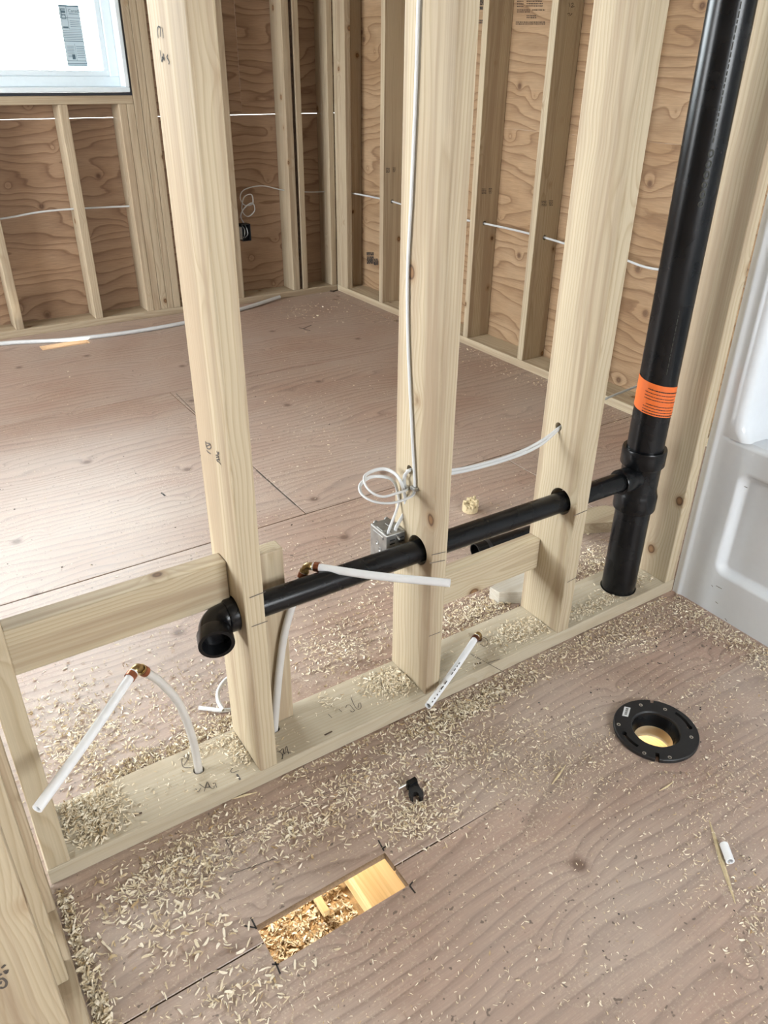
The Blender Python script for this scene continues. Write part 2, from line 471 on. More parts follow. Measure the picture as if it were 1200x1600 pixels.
# strokes of ink and pencil, thin ribbons lying on a real plane
def strokes(name, lines, ax, val, mat, parent, wid=0.0012, off=0.0007, sign=1):
    bm = bmesh.new()
    nrm = Vector([1.0 if i == ax else 0 for i in range(3)])*sign
    for ln in lines:
        P = [Vector(hit(u, v, ax, val)) + nrm*off for u, v in ln]
        if len(P) > 2: P = spline(P, 4)
        prev = None
        for i, p in enumerate(P):
            tdir = (P[min(i+1, len(P)-1)]-P[max(i-1, 0)]).normalized()
            s = tdir.cross(nrm).normalized()*wid/2
            cur = (bm.verts.new(p+s), bm.verts.new(p-s))
            if prev: bm.faces.new((prev[0], prev[1], cur[1], cur[0]))
            prev = cur
    return bm_link(name, bm, mat, parent)
def zoomed(ox, oy, sc, lines):
    return [[(ox+x*sc, oy+y*sc) for x, y in ln] for ln in lines]

fs = sheets[(2, 1)][0]
strokes('pencil_mark', [[(353, 1313), (440, 1272), (535, 1227)], [(353, 1313), (364, 1337)], [(535, 1227), (545, 1232)],
        [(364, 1365), (430, 1342)], [(540, 1280), (572, 1266)]], 2, 0.0, M['pencil'], floor, 0.0012)
strokes('saw_cut', [[(382, 1447), (400, 1450)], [(392, 1434), (401, 1452)], [(425, 1507), (436, 1507)], [(430, 1503), (438, 1522)],
        [(591, 1313), (600, 1330)], [(598, 1326), (607, 1320)], [(640, 1384), (649, 1396)], [(640, 1384), (646, 1377)]], 2, 0.0, M['ink'], floor, 0.0028)
strokes('pencil_mark', [[(275, 615), (310, 650)], [(400, 735), (462, 790)]], 2, 0.0, M['pencil'], floor, 0.003)  # dark strips drawn along the sheet joints, not pencil
strokes('floor_scuff', [[(252, 770), (258, 775)], [(313, 702), (320, 700)], [(312, 712), (320, 711)], [(467, 512), (485, 517)], [(473, 514), (487, 508)]],
        2, 0.0, M['ink'], floor, 0.006)

# ------------------------------------------------------------------ partition wall
part = tag(empty('wall_partition', (0.8, W/2, 0)), kind='structure', label='open stud partition of pale two-by-six lumber with bottom plate')
S = 0.4064
PLX0, PLX1 = -0.040, 1.628
plate = lumber('bottom_plate', PLX0, PLX1, 0.0, W, 0.0, T, M['plate_x'], part, 0.002)
cut(plate, [cyl_bm((0.2665, .072, -.02), (0, 0, 1), .0115, .1, 18), cyl_bm((0.444, .090, -.02), (0, 0, 1), .0110, .1, 18), cyl_bm((0.9988, .0895, -.02), (0, 0, 1), .0105, .1, 18), cyl_bm((1.468, .061, -.02), (0, 0, 1), .0475, .1, 36)])
studs = []
for k in range(5):
    x1 = S*k; x0 = x1-T
    s = lumber('stud', x0, x1, 0.0, W, T, CEIL-T, M['wood_z'], part)
    studs.append(s)
PY, PZ = 0.052, 0.387                              # drain line through the studs
def pz(x): return PZ + (1.4-x)*0.012
for k in (1, 2, 3):
    xr = S*k
    cs = [cyl_bm((xr-0.08, PY-0.001, pz(xr-.02)+0.004), (1, 0, 0), 0.0325, 0.12, 32)]
    if k in (2, 3): cs.append(cyl_bm((xr-0.08, 0.087, 0.568), (1, 0, 0), 0.010, 0.12, 12))
    cut(studs[k], cs)
    for p in studs[k].data.polygons: p.use_smooth = False
for o, lab in zip(studs, ('end stud above the left end of the bottom plate', 'stud with the black elbow at its side and faint handwriting high up',
                          'stud carrying the metal electrical box and stapled cable', 'stud between the round offcut and the tall black pipe',
                          'stud standing against the white tub surround')):
    o['label'] = lab
lumber('top_plate', PLX0, PLX1, 0.0, W, CEIL-T, CEIL, M['wood_x'], part)
b1 = lumber('blocking', 0.0005, S-T-.0005, 0.063, 0.063+T, 0.418, 0.506, M['wood_x'], part)
b2 = lumber('blocking', S*2+.0005, S*3-T-.0005, 0.096, 0.096+T, 0.182, 0.266, M['wood_x'], part)
lumber('short_block', S+0.0008, S+0.090, 0.103, W, T, 0.470, M['wood_z'], part)
# layout pencil lines on the stud fronts, handwriting and grade marks
strokes('pencil_mark', [[(389.5, 934), (415, 924)], [(393, 979), (418, 970)]], 1, 0.0, M['pencil'], studs[1], 0.0018, sign=-1)
strokes('pencil_mark', [[(674, 867), (696, 862)], [(671, 880), (695, 875)], [(670, 994), (688, 987)]], 1, 0.0, M['pencil'], studs[2], 0.0018, sign=-1)
strokes('pencil_mark', [[(896, 806), (917, 797)], [(886, 910), (902, 901)]], 1, 0.0, M['pencil'], studs[3], 0.0018, sign=-1)
z5 = zoomed(225, 20, 1/15, [[(345, 600), (322, 420), (345, 325), (385, 350), (392, 430), (392, 560)], [(430, 340), (445, 450), (460, 600)],
     [(385, 870), (400, 1000), (430, 1150), (455, 1050), (460, 960), (480, 1050), (495, 1130)], [(430, 1150), (440, 1040), (480, 1100)],
     [(565, 980), (545, 1040), (570, 1090), (600, 1150), (588, 1210)]])
strokes('handwriting', z5, 0, S-T, M['ink'], studs[1], 0.0018, sign=-1)
z6 = zoomed(300, 660, 1/15, [[(325, 440), (330, 520), (360, 600), (420, 620), (455, 570), (420, 500), (340, 480)], [(340, 560), (430, 520)],
     [(345, 650), (390, 700), (450, 735)], [(590, 665), (600, 720), (640, 700)], [(565, 770), (610, 760), (640, 720)], [(575, 820), (640, 800)],
     [(580, 880), (655, 860)], [(590, 900), (640, 930), (685, 985)], [(610, 760), (650, 900)]])
strokes('grade_stamp', z6, 0, S-T, M['pencil'], studs[1], 0.0022, sign=-1)
# pencil scribbles on top of the bottom plate
za = zoomed(280, 1160, 1/6, [[(520, 225), (485, 262), (498, 285), (560, 265)], [(155, 435), (178, 465), (205, 428)], [(190, 392), (240, 425), (262, 380)],
     [(235, 462), (262, 372), (285, 425)], [(240, 425), (290, 420)], [(270, 385), (300, 430), (328, 428), (318, 380)], [(335, 380), (352, 425)],
     [(70, 112), (30, 150), (25, 200), (48, 238), (108, 236)], [(70, 112), (92, 132), (62, 190), (45, 215)], [(50, 140), (80, 150)],
     [(918, 85), (950, 95), (972, 130), (960, 160)], [(935, 98), (975, 62), (968, 160)], [(975, 62), (990, 112), (1005, 36), (1026, 112)], [(995, 90), (1045, 100)]])
strokes('handwriting', za, 2, T, M['pencil'], plate, 0.0013)
strokes('marker_line', zoomed(280, 1160, 1/6, [[(540, 300), (572, 352)]]), 2, T, M['pencil'], plate, 0.004)
zb = zoomed(500, 1070, 80/686, [[(110, 395), (160, 445)], [(255, 330), (292, 366)], [(345, 312), (360, 278), (400, 275), (440, 320), (460, 345), (440, 365), (400, 350)],
     [(415, 172), (440, 240), (480, 310), (520, 332), (550, 305), (542, 246), (516, 262), (510, 312)]])
strokes('handwriting', zb, 2, T, M['pencil'], plate, 0.0013)
strokes('marker_line', [[(735, 1022), (790, 1052)], [(763, 1036), (781, 1030)]], 2, T, M['pencil'], plate, 0.0015)
strokes('knot_streak', [[(507, 1149), (519, 1143)], [(210, 1274), (222, 1270)], [(742, 1038), (752, 1036)]], 2, T, M['bark'], plate, 0.004)

# ------------------------------------------------------------------ left wall of the room in front (end studs only in view)
wl = tag(empty('wall_left', (-0.1, -0.8, 0)), kind='structure', label='stud wall ending at the lower left of the photo')
LX = -0.043
lumber('bottom_plate', LX-0.089, LX, -2.2, -0.0008, 0.0, T, M['backwood_y'], wl)
P1 = lumber('stud', LX-0.089, LX-0.0005, -0.082, -0.044, T, CEIL, M['backwood_z'], wl)
lumber('stud', LX-0.089, LX-0.0005, -0.0405, -0.0025, T, CEIL, M['backwood_z'], wl)
lumber('stud', LX-0.100, LX-0.011, -0.212, -0.174, T, CEIL, M['wood_z'], wl)
P3 = lumber('stud', LX-0.107, LX-0.018, -0.448, -0.410, T, CEIL, M['wood_z'], wl)
for y in (-0.85, -1.256, -1.66, -2.07):
    lumber('stud', LX-0.130, LX-0.041, y-T, y, T, CEIL, M['wood_z'], wl)
strokes('grade_stamp', zoomed(0, 1480, 1/20, [[(0, 1000), (60, 960), (140, 1000), (200, 1080), (180, 1200), (80, 1260), (0, 1240)], [(30, 1050), (0, 1150)],
        [(40, 640), (110, 590), (170, 530)], [(130, 720), (200, 800), (240, 690)], [(0, 820), (40, 860)]]), 1, -0.448, M['pencil'], P3, 0.0026, sign=-1)

# ------------------------------------------------------------------ back wall
wb = tag(empty('wall_back', (0.5, D+0.07, 0)), kind='structure', label='exterior stud wall with plywood sheathing and window')
WD = 0.14
WX0, WX1, WZ0, WZ1 = -0.80, 1.345, 1.128, 2.12           # rough opening
lumber('bottom_plate', -3.0, XR-.0005, D, D+WD, 0.0, T, M['backwood_x'], wb)
lumber('top_plate', -3.0, XR-.0005, D, D+WD, CEIL-T, CEIL, M['backwood_x'], wb)
def bstud(x0, x1, z1=CEIL-T, m='backwood_z'):
    return lumber('stud', x0, x1, D, D+WD, T, z1, M[m], wb)
for x in (-0.64, -0.234, 0.172, 0.560, 0.975): bstud(x, x+T+.004, WZ0-T)
bstud(1.268, 1.306, WZ0-T); bstud(1.307, 1.3455, WZ0-T)
bstud(1.3465, 1.3855); bstud(1.3865, 1.4225); bstud(1.4235, 1.464)
bstud(1.830, 1.868)
pst = bstud(2.205, 2.250); bstud(2.272, 2.308)
box('bark', 2.251, 2.271, D+0.010, D+0.06, T, 1.9, M['bark'], wb, 0.004)
bstud(2.4805, 2.5185)
for x in (-0.84, -0.88, -1.20, -1.57, -1.98, -2.38): bstud(x, x+T)
lumber('window_sill_plate', WX0, WX1, D, D+WD, WZ0-T, WZ0, M['backwood_x'], wb)
lumber('window_header', WX0, WX1, D, D+WD, WZ1, WZ1+0.2, M['backwood_x'], wb)
ys0, ys1 = D+WD+.0005, D+WD+0.013
GZ0, GZ1 = 1.022, 1.0238
def sheet_b(x0, x1, z0, z1): box('sheathing_panel', x0, x1, ys0, ys1, z0, z1, M['sheath_back'], wb)
for a, b in ((-3.0, -2.221), (-2.218, 0.219), (0.2215, XR+WD)): sheet_b(a, b, -0.6, GZ0)
sheet_b(-3.0, WX0, GZ1, CEIL); sheet_b(WX0, WX1, GZ1, WZ0-.002); sheet_b(WX0, WX1, WZ1, CEIL); sheet_b(WX1, 2.0, GZ1, CEIL); sheet_b(2.0015, XR+WD, GZ1, CEIL)

# window: vinyl frame, sash, glass and its sticker
win = tag(empty('window_1', ((WX0+WX1)/2, D+0.05, WZ0)), kind='structure', label='white vinyl window with a printed sticker on the glass')
def ring_frame(name, x0, x1, z0, z1, wd, y0, y1, mat, parent, bev=0.003):
    bm = bmesh.new()
    add_box(bm, x0, x1, y0, y1, z0, z0+wd, bev); add_box(bm, x0, x1, y0, y1, z1-wd, z1, bev)
    add_box(bm, x0, x0+wd, y0, y1, z0+wd, z1-wd, bev); add_box(bm, x1-wd, x1, y0, y1, z0+wd, z1-wd, bev)
    return bm_link(name, bm, mat, parent)
fx0, fx1, fz0, fz1 = WX0+.012, 1.336, 1.143, WZ1-.012
ring_frame('gap_shade_strip', WX0+.001, WX1-.001, WZ0+.0005, WZ1-.001, 0.011, D+0.004, D+0.13, M['gap_shade'], win, 0)  # black strip paints in the shade of the gap round the frame
ring_frame('window_jamb', fx0, fx1, fz0, fz1, 0.022, D-0.004, D+0.135, M['vinyl'], win)
ring_frame('window_frame', fx0+.022, fx1-.022, fz0+.022, fz1-.022, 0.045, D+0.075, D+0.13, M['vinyl'], win)
ring_frame('window_sash', fx0+.067, fx1-.067, fz0+.067, fz1-.067, 0.026, D+0.090, D+0.125, M['vinyl'], win)
GY = D+0.106
box('pane', fx0+.09, fx1-.09, GY, GY+.004, fz0+.09, fz1-.09, M['glass'], win)
def quad_on(name, pts, y, mat, parent, th=0.0004):
    bm = bmesh.new()
    P = [Vector(hit(u, v, 1, y)) for u, v in pts]
    top = [bm.verts.new(p) for p in P]; bot = [bm.verts.new(p+Vector((0, th, 0))) for p in P]
    bm.faces.new(top); bm.faces.new(bot[::-1])
    for i in range(4): bm.faces.new((top[i], bot[i], bot[(i+1) % 4], top[(i+1) % 4]))
    return bm_link(name, bm, mat, parent)
SY = GY-0.0012
sx0, sz1 = hit(90, 7, 1, SY)[[0, 2]]; sx1 = hit(122.5, 8, 1, SY)[0]; sz0 = hit(120, 104, 1, SY)[2]
st = box('window_sticker', sx0, sx1, SY-.0004, SY, sz0, sz1, M['paper'], win)
def in_sticker(name, rects):
    bm = bmesh.new()
    for a, b, c, d in rects:
        add_box(bm, sx0+(sx1-sx0)*a, sx0+(sx1-sx0)*b, SY-.0009, SY-.0004, sz1-(sz1-sz0)*d, sz1-(sz1-sz0)*c)
    return bm_link(name, bm, M['paper_ink'], st)
rects = [(0, 1, 0, .025), (0, 1, .20, .207), (0, .02, 0, 1), (.36, .375, .03, .38), (.36, 1, .38, .386), (0, 1, .575, .585), (.5, .512, .62, .9), (0, 1, .9, .908),
         (.98, 1, .58, .95), (0, 1, .945, .955), (0.08, .3, .06, .075), (.08, .3, .09, .13), (.08, .3, .15, .165), (.08, .12, .06, .165), (.46, .92, .135, .145), (.08, .34, .345, .375)]
rects += [(.05, .95, .41+.027*i, .416+.027*i) for i in range(6)] + [(.45, .92, .25+.03*i, .257+.03*i) for i in range(4)]
rects += [(.1, .45, .66+.025*i, .667+.025*i) for i in range(8)] + [(.56, .94, .66+.03*i, .668+.03*i) for i in range(7)] + [(.3, .45, .8, .88), (.05, .95, .97, .98)]
in_sticker('sticker_print', rects)
def text_on(name, body, size, loc, rot, mat, parent, ext=0.0003):
    cu = bpy.data.curves.new(name, 'FONT'); cu.body = body; cu.size = size; cu.extrude = ext
    o = bpy.data.objects.new('tmp_text', cu); C.objects.link(o)
    bpy.context.view_layer.update()
    me = bpy.data.meshes.new_from_object(o.evaluated_get(bpy.context.evaluated_depsgraph_get()))
    bpy.data.objects.remove(o); bpy.data.curves.remove(cu)
    me.materials.clear(); me.name = name
    ob = link(name, me, mat, parent, loc); ob.rotation_euler = rot
    return ob
sh_, sw_ = sz1-sz0, sx1-sx0
text_on('sticker_word', 'Canada', sh_*0.075, (sx0+sw_*.44, SY-.0009, sz1-sh_*.115), (H, 0, 0), M['paper_ink'], st)
text_on('sticker_letter', 'D', sh_*0.12, (sx0+sw_*.30, SY-.0009, sz1-sh_*.235), (H, math.pi, 0), M['paper_ink'], st).rotation_euler = (H, -H, 0)
qz = hit(140, 62, 1, SY); qs = 0.024
bm = bmesh.new()
for a, b, c, d in ((0, 1, 0, .1), (0, 1, .9, 1), (0, .1, .1, .9), (.9, 1, .1, .9)):
    add_box(bm, qz[0]-qs/2+qs*a, qz[0]-qs/2+qs*b, SY-.0006, SY-.0001, qz[2]-qs/2+qs*c, qz[2]-qs/2+qs*d)
bm_link('glass_stamp', bm, M['paper_ink'], win)

# ------------------------------------------------------------------ right wall
wr = tag(empty('wall_right', (XR+0.07, 1.0, 0)), kind='structure', label='exterior stud wall on the right with knotty plywood sheathing')
lumber('bottom_plate', XR, XR+WD, -3.2, D-.0005, 0.0, T, M['plate_y'] if 'plate_y' in M else M['wood_y'], wr)
lumber('top_plate', XR, XR+WD, -3.2, D-.0005, CEIL-T, CEIL, M['wood_y'], wr)
CZ = 0.605
rst = []
for yc in (2.880, 2.470, 2.064, 1.640, 1.235, 0.83, 0.42, 0.02, -0.4, -0.8, -1.2, -1.6, -2.0, -2.4, -2.8):
    s = lumber('stud', XR, XR+WD, yc-T/2, yc+T/2, T, CEIL-T, M['wood_z'], wr)
    rst.append(s)
    if yc > 0.5: cut(s, [cyl_bm((XR+.062, yc-.08, CZ), (0, 1, 0), 0.011, 0.16, 12)])
cst = [lumber('stud', XR, XR+WD, D-T-.001, D-.001, T, CEIL-T, M['backwood_z'], wr), lumber('stud', XR, XR+T, D-T-.0915, D-T-.002, T, CEIL-T, M['backwood_z'], wr),
       lumber('stud', XR+T+.001, XR+WD, D-T-.040, D-T-.002, T, CEIL-T, M['backwood_z'], wr)]
for s in cst[1:]: pass
xs0, xs1 = XR+WD+.0005, XR+WD+.013
def sheet_r(y0, y1, z0, z1): return box('sheathing_panel', xs0, xs1, y0, y1, z0, z1, M['sheath_right'], wr)
shp = {}
for a, b in ((-3.2, -0.981), (-0.979, 1.459), (1.4605, D+WD)): shp[a] = sheet_r(a, b, -0.6, GZ0)
for a, b in ((-3.2, 0.239), (0.2415, 2.679), (2.6805, D+WD)): shp[a] = sheet_r(a, b, GZ0+.0009, CEIL)
def dashes(name, ax, val, mat, parent, blocks, sign, wid):
    ln = []
    rr = random.Random(7)
    for u0, v0, u1, v1, rows_ in blocks:
        for i in range(rows_):
            v = v0+(v1-v0)*(i+.5)/rows_; u = u0
            while u < u1-.3:
                e = min(u1, u+rr.uniform(.8, 2.6)); ln.append([(u, v), (e, v+(e-u)*.12)]); u = e+rr.uniform(.3, .8)
    return strokes(name, ln, ax, val, mat, parent, wid, sign=sign)
dashes('grade_stamp', 1, 2.064-T/2, M['pencil'], rst[2], [(752.5, 294, 759.5, 303.5, 4), (763.5, 293.5, 768.5, 302.5, 4)], -1, 0.0035)
dashes('grade_stamp', 1, 1.640-T/2, M['pencil'], rst[3], [(846, 313, 854.5, 322.5, 4), (857.5, 312.5, 863.5, 321.5, 4)], -1, 0.0032)
dashes('grade_stamp', 1, 2.880-T/2, M['pencil'], rst[0], [(603, 262, 609, 270, 4), (613.5, 261, 618, 269, 4)], -1, 0.004)
strokes('handwriting', zoomed(740, 0, .15, [[(992, 28), (1002, 72)], [(1015, 45), (1032, 32), (1035, 50), (1015, 75), (1050, 68)], [(975, 145), (1000, 140), (990, 168)],
        [(1003, 165), (1026, 140), (1012, 150)]]), 1, 1.640-T/2, M['ink'], rst[3], 0.002, sign=-1)
dashes('sheet_stamp', 0, xs0, M['ink'], shp[1.4605], [(573, 394, 584, 399, 2), (573.5, 400.5, 584, 412, 5), (584.5, 404, 591, 414, 4)], -1, 0.011)
dashes('sheet_stamp', 0, xs0, M['bark'], shp[0.2415], [(808, 0, 818, 12, 3), (823, 0, 848, 11, 3), (808, 14, 828, 20, 2), (832, 13, 852, 18, 1), (823, 23, 838, 29, 2), (806, 33, 852, 39, 2)], -1, 0.0042)
dashes('sheet_stamp', 0, xs0, M['ink'], shp[0.2415], [(748, 0, 757, 8, 3), (748, 10, 757, 15, 2), (748, 30, 755, 37, 2)], -1, 0.006)

# ceiling and the walls out of frame
tag(box('ceiling', -3.1, XR+WD+.013, -3.3, D+WD+.013, CEIL+.001, CEIL+0.03, M['ceiling']), kind='structure')
wo = tag(empty('wall_far_left', (-3.05, 0, 0)), kind='structure')
for (y0, y1, z0, z1) in ((-3.3, 0.4, 0, CEIL), (3.1, D+WD, 0, CEIL), (0.4, 3.1, 0, 0.8), (0.4, 3.1, 2.2, CEIL)):
    box('sheathing_panel', -3.02, -3.005, y0, y1, z0, z1, M['sheath_right'], wo)
wf = tag(empty('wall_front', (0, -3.25, 0)), kind='structure')
for (x0, x1, z0, z1) in ((-3.0, 0.35, 0, CEIL), (1.65, XR+WD, 0, CEIL), (0.35, 1.65, 0, 0.975), (0.35, 1.65, 2.025, CEIL)):
    box('sheathing_panel', x0, x1, -3.22, -3.205, z0, z1, M['sheath_back'], wf)
tag(box('ground', -60, 60, -60, 60, -0.62, -0.60, M['ground']), kind='structure')

# ------------------------------------------------------------------ black drain and vent
SX, SYY, SR = 1.468, 0.061, 0.0445
drain = tag(empty('drain_pipe', (SX, SYY, T)), 'tall black plastic vent stack with tee, side branch through the studs and open elbow', 'pipe')
lathe('stack_pipe', (SX, SYY, -0.25), (0, 0, 1), [(0, SR), (0.25+.30, SR)], M['abs'], drain, 40)
lathe('stack_pipe', (SX, SYY, 0.448), (0, 0, 1), [(0, SR), (CEIL-.449, SR)], M['abs'], drain, 40)
tee = lathe('tee_fitting', (SX, SYY, 0.288), (0, 0, 1), [(0, SR+.0005), (0, 0.0515), (0.004, 0.053), (0.040, 0.053), (0.046, 0.0505), (0.060, 0.0475), (0.118, 0.0475), (0.124, 0.051),
      (0.128, 0.054), (0.166, 0.054), (0.170, 0.0525), (0.170, SR+.0005)], M['abs'], drain, 48)
zb_ = pz(SX)
lathe('tee_hub', (SX-0.030, PY, zb_), (-1, 0, 0), [(0, 0.029), (0.022, 0.029), (0.026, 0.0315), (0.056, 0.0315), (0.058, 0.030), (0.058, 0.0245)], M['abs'], tee, 36)
bx0 = 0.362
tube('branch_pipe', [(SX-.05, PY, pz(SX-.05)), (0.9, PY, pz(.9)), (bx0-.004, PY, pz(bx0))], 0.0241, M['abs'], drain, n=36)
# elbow: hub on the pipe, then a bend that turns toward the viewer, ending in an open hub
ez = pz(0.32)
ec = Vector((0.338, PY, ez))
bm = bmesh.new()
pts = [Vector((0.392, PY, ez))] + [Vector((0.348, PY, ez))]
R_ = 0.030
for i in range(1, 9):
    a = i/8*math.radians(80)
    pts.append(Vector((0.348-R_*math.sin(a), PY-R_*(1-math.cos(a)), ez-0.0006*i)))
last = (pts[-1]-pts[-2]).normalized()
pts.append(pts[-1]+last*0.010)
add_tube(bm, pts, 0.0272, n=36, cap=False)
elb = bm_link('elbow_fitting', bm, M['abs'], drain, None, True)
for (b0, ax_, L) in ((Vector((0.350, PY, ez)), Vector((1, 0, 0)), 0.030), (pts[-1]-last*.008, last, 0.030)):
    lathe('elbow_hub', b0, ax_, [(0, 0.0262), (0.001, 0.0300), (0.004, 0.0318), (L, 0.0318), (L, 0.0255), (0.004, 0.0250), (0.002, 0.0)], M['abs'], elb, 40)
# orange warning label wrapped round the stack, with rows of fine print
def wrap(name, rad, z0, z1, a0, a1, mat, parent, slope=0.0, n=40):
    bm = bmesh.new()
    A = [bm.verts.new((SX+rad*math.cos(a), SYY+rad*math.sin(a), z0+slope*(a-a0))) for a in np.linspace(a0, a1, n)]
    B = [bm.verts.new((SX+rad*math.cos(a), SYY+rad*math.sin(a), z1+slope*(a-a0))) for a in np.linspace(a0, a1, n)]
    for i in range(n-1): bm.faces.new((A[i], A[i+1], B[i+1], B[i]))
    return bm_link(name, bm, mat, parent, None, True)
LZ0, LZ1 = 0.569, 0.645
lab = wrap('warning_label', SR+.0006, LZ0, LZ1, math.radians(130), math.radians(335), M['orange'], drain, -0.0075)
lab['label'] = 'orange wrap-round warning label'
bm = bmesh.new()
rr = random.Random(3)
for row, zz in enumerate([.629, .621, .613, .606, .593, .586, .579, .572]):
    a = math.radians(185+ (0 if row % 4 else 8))
    end = math.radians(300 - (row % 3)*9)
    while a < end:
        da = rr.uniform(.03, .12); hgt = .0026 if row in (0, 7) else .0018
        q = [(a, zz), (a+da, zz), (a+da, zz+hgt), (a, zz+hgt)]
        bm.faces.new([bm.verts.new((SX+(SR+.0012)*math.cos(x), SYY+(SR+.0012)*math.sin(x), z-.0075*(x-math.radians(130)))) for x, z in q])
        a += da+rr.uniform(.012, .03)
bm_link('label_print', bm, M['ink'], lab)
bm = bmesh.new()
zz = 1.02
while zz < 1.13:
    hgt = rr.uniform(.012, .017)
    for k in range(14):
        t0, t1 = 2*math.pi*k/14, 2*math.pi*(k+1)/14
        def P(t, s): 
            a = math.radians(236)+0.14*math.cos(t)*s; return (SX+(SR+.0008)*math.cos(a), SYY+(SR+.0008)*math.sin(a), zz+hgt/2+hgt/2*math.sin(t)*s)
        bm.faces.new([bm.verts.new(P(t0, 1)), bm.verts.new(P(t1, 1)), bm.verts.new(P(t1, .6)), bm.verts.new(P(t0, .6))])
    zz += hgt+.004
bm_link('pipe_print', bm, M['olive'], drain)['kind'] = 'stuff'
bm = bmesh.new()
for z0, z1 in ((0.66, 0.80), (1.14, 1.5)):
    z = z0
    while z < z1:
        dz = rr.uniform(.004, .014); a = math.radians(236)
        bm.faces.new([bm.verts.new((SX+(SR+.0008)*math.cos(a+x), SYY+(SR+.0008)*math.sin(a+x), zz_)) for x, zz_ in ((-.02, z), (.02, z), (.02, z+dz), (-.02, z+dz))])
        z += dz+.003
bm_link('pipe_print', bm, M['olive'], drain)['kind'] = 'stuff'

# ------------------------------------------------------------------ one-piece tub and shower surround
TX = 1.6278
TY0, TY1, TB = -0.0010, -1.50, 2.34
RIM = 0.486
tub = tag(empty('tub_shower', (TX+.35, -0.75, 0)), 'white moulded tub and shower unit with recessed apron panel', 'bathtub')
def grid_surface(name, us, vs, fn, mat, parent, smooth=True):
    bm = bmesh.new()
    g = [[bm.verts.new(fn(u, v)) for v in vs] for u in us]
    for i in range(len(us)-1):
        for j in range(len(vs)-1): bm.faces.new((g[i][j], g[i+1][j], g[i+1][j+1], g[i][j+1]))
    o = bm_link(name, bm, mat, parent, None, smooth)
    return o
def sstep(e0, e1, x):
    t = min(1, max(0, (x-e0)/(e1-e0))); return t*t*(3-2*t)
def edge(yy):
    return 0.0005+0.0040*sstep(0.010, 0.035, yy) - 0.0022*math.exp(-((yy-0.018)/0.006)**2)
def apron(y, z):
    # recess with rounded, sloping sides; rolled edge at the wall end; rounded over into the rim
    yy = -y
    dy = min(yy-0.098, 1.40-yy); dz = min(z-0.118, 0.418-z)
    rc = 0.035
    if dy < rc and dz < rc: dd = rc-math.hypot(rc-dy, rc-dz)
    else: dd = min(dy, dz)
    rec = 0.020*sstep(0.0, 0.024, dd)
    lean = 0.010*(z/RIM)
    top = 0.012*sstep(RIM-0.014, RIM, z)**2
    k = sstep(0.05, 0.085, yy)*sstep(1.45, 1.415, yy)
    return (TX+edge(yy)+rec+(lean*0.3+top)*k, y, z)
ys = sorted({-0.001, -.003, -.006, -.009, -.012, -.016, -.020, -.024, -.03, -.05, -.07} | {-0.09-0.003*i for i in range(16)} | {-0.2-0.06*i for i in range(20)} | {-1.36-0.004*i for i in range(14)} | {-1.45, -1.5})
zs = sorted({0.0, 0.03, 0.08} | {0.11+0.003*i for i in range(16)} | {0.2, 0.26, 0.32} | {0.372+0.003*i for i in range(17)} | {0.44, 0.46, 0.472, 0.476, 0.48, 0.484, RIM})
grid_surface('apron', ys, zs, apron, M['tub'], tub)
# plan path of the surround above the rim: front flange, rounded jamb, end wall, back wall, far end
def arc(cx, cy, r, a0, a1, n=7):
    return [(cx+r*math.cos(math.radians(a)), cy+r*math.sin(math.radians(a))) for a in np.linspace(a0, a1, n)]
path = [(TX+edge(q_), -q_) for q_ in (.0012, .004, .008, .011, .014, .017, .020, .024, .028, .034, .042, .050)]
path += arc(TX+.030, -.050, .025, 180, 270, 8) + [(TX+.12, -.080), (TX+.4, -.085), (TB-.12, -.088)]
path += arc(TB-.08, -.168, .08, 90, 0, 7)
path += [(TB, -.6), (TB, -1.0)] + arc(TB-.08, -1.332, .08, 0, -90, 7) + [(TX+.12, -1.42)] + arc(TX+.030, -1.45, .025, 90, 180, 6) + [(TX+.005, -1.48), (TX+.012, -1.4985)]
zz_ = [RIM-.001, RIM+.004, RIM+.010, RIM+.018, RIM+.03, RIM+.06, .8, 1.2, 1.6, 1.95]
def surf(i, z):
    x, y = path[i]
    fl = 0.030*max(0, 1-(z-RIM+.001)/0.05)**2
    if 12 <= i <= 21: y -= fl; 
    return (x, y, z)
grid_surface('surround', range(len(path)), zz_, surf, M['tub'], tub)
# rim ledge and basin
def rim(u, v):
    # u across (0 front .. 1 back), v along
    y = TY0-.002 + (TY1+.004-TY0)*v
    return u, y
bm = bmesh.new()
prof = [(TX+.019, RIM-.0005), (TX+.03, RIM+.0015), (TX+.075, RIM+.001), (TX+.085, RIM-.003), (TX+.098, RIM-.02), (TX+.13, RIM-.30), (TX+.16, RIM-.37), (TX+.21, RIM-.39),
        (TB-.16, RIM-.39), (TB-.10, RIM-.36), (TB-.06, RIM-.02), (TB-.04, RIM), (TB+.0, RIM)]
rows_ = []
for y in (-.002, -.085, -.105, -.14, -.20, -.26, -.75, -1.24, -1.36, -1.40, -1.498):
    k = sstep(-.09, -.24, y)*sstep(-1.41, -1.28, y)
    rows_.append([bm.verts.new((x, y, RIM+(z-RIM)*(k if z < RIM-.01 else 1))) for x, z in prof])
for a, b in zip(rows_, rows_[1:]):
    for i in range(len(prof)-1): bm.faces.new((a[i], a[i+1], b[i+1], b[i]))
bm_link('basin', bm, M['tub'], tub, None, True)
strokes('scuff_mark', [[(1119, 915), (1128, 920)], [(1112, 914), (1114, 917)], [(1118, 940), (1122, 943)], [(1133, 966), (1136, 970)], [(1163, 760), (1168, 762)]], 0, TX+.0035, M['pencil'], tub, 0.0016, sign=-1)['kind'] = 'stuff'
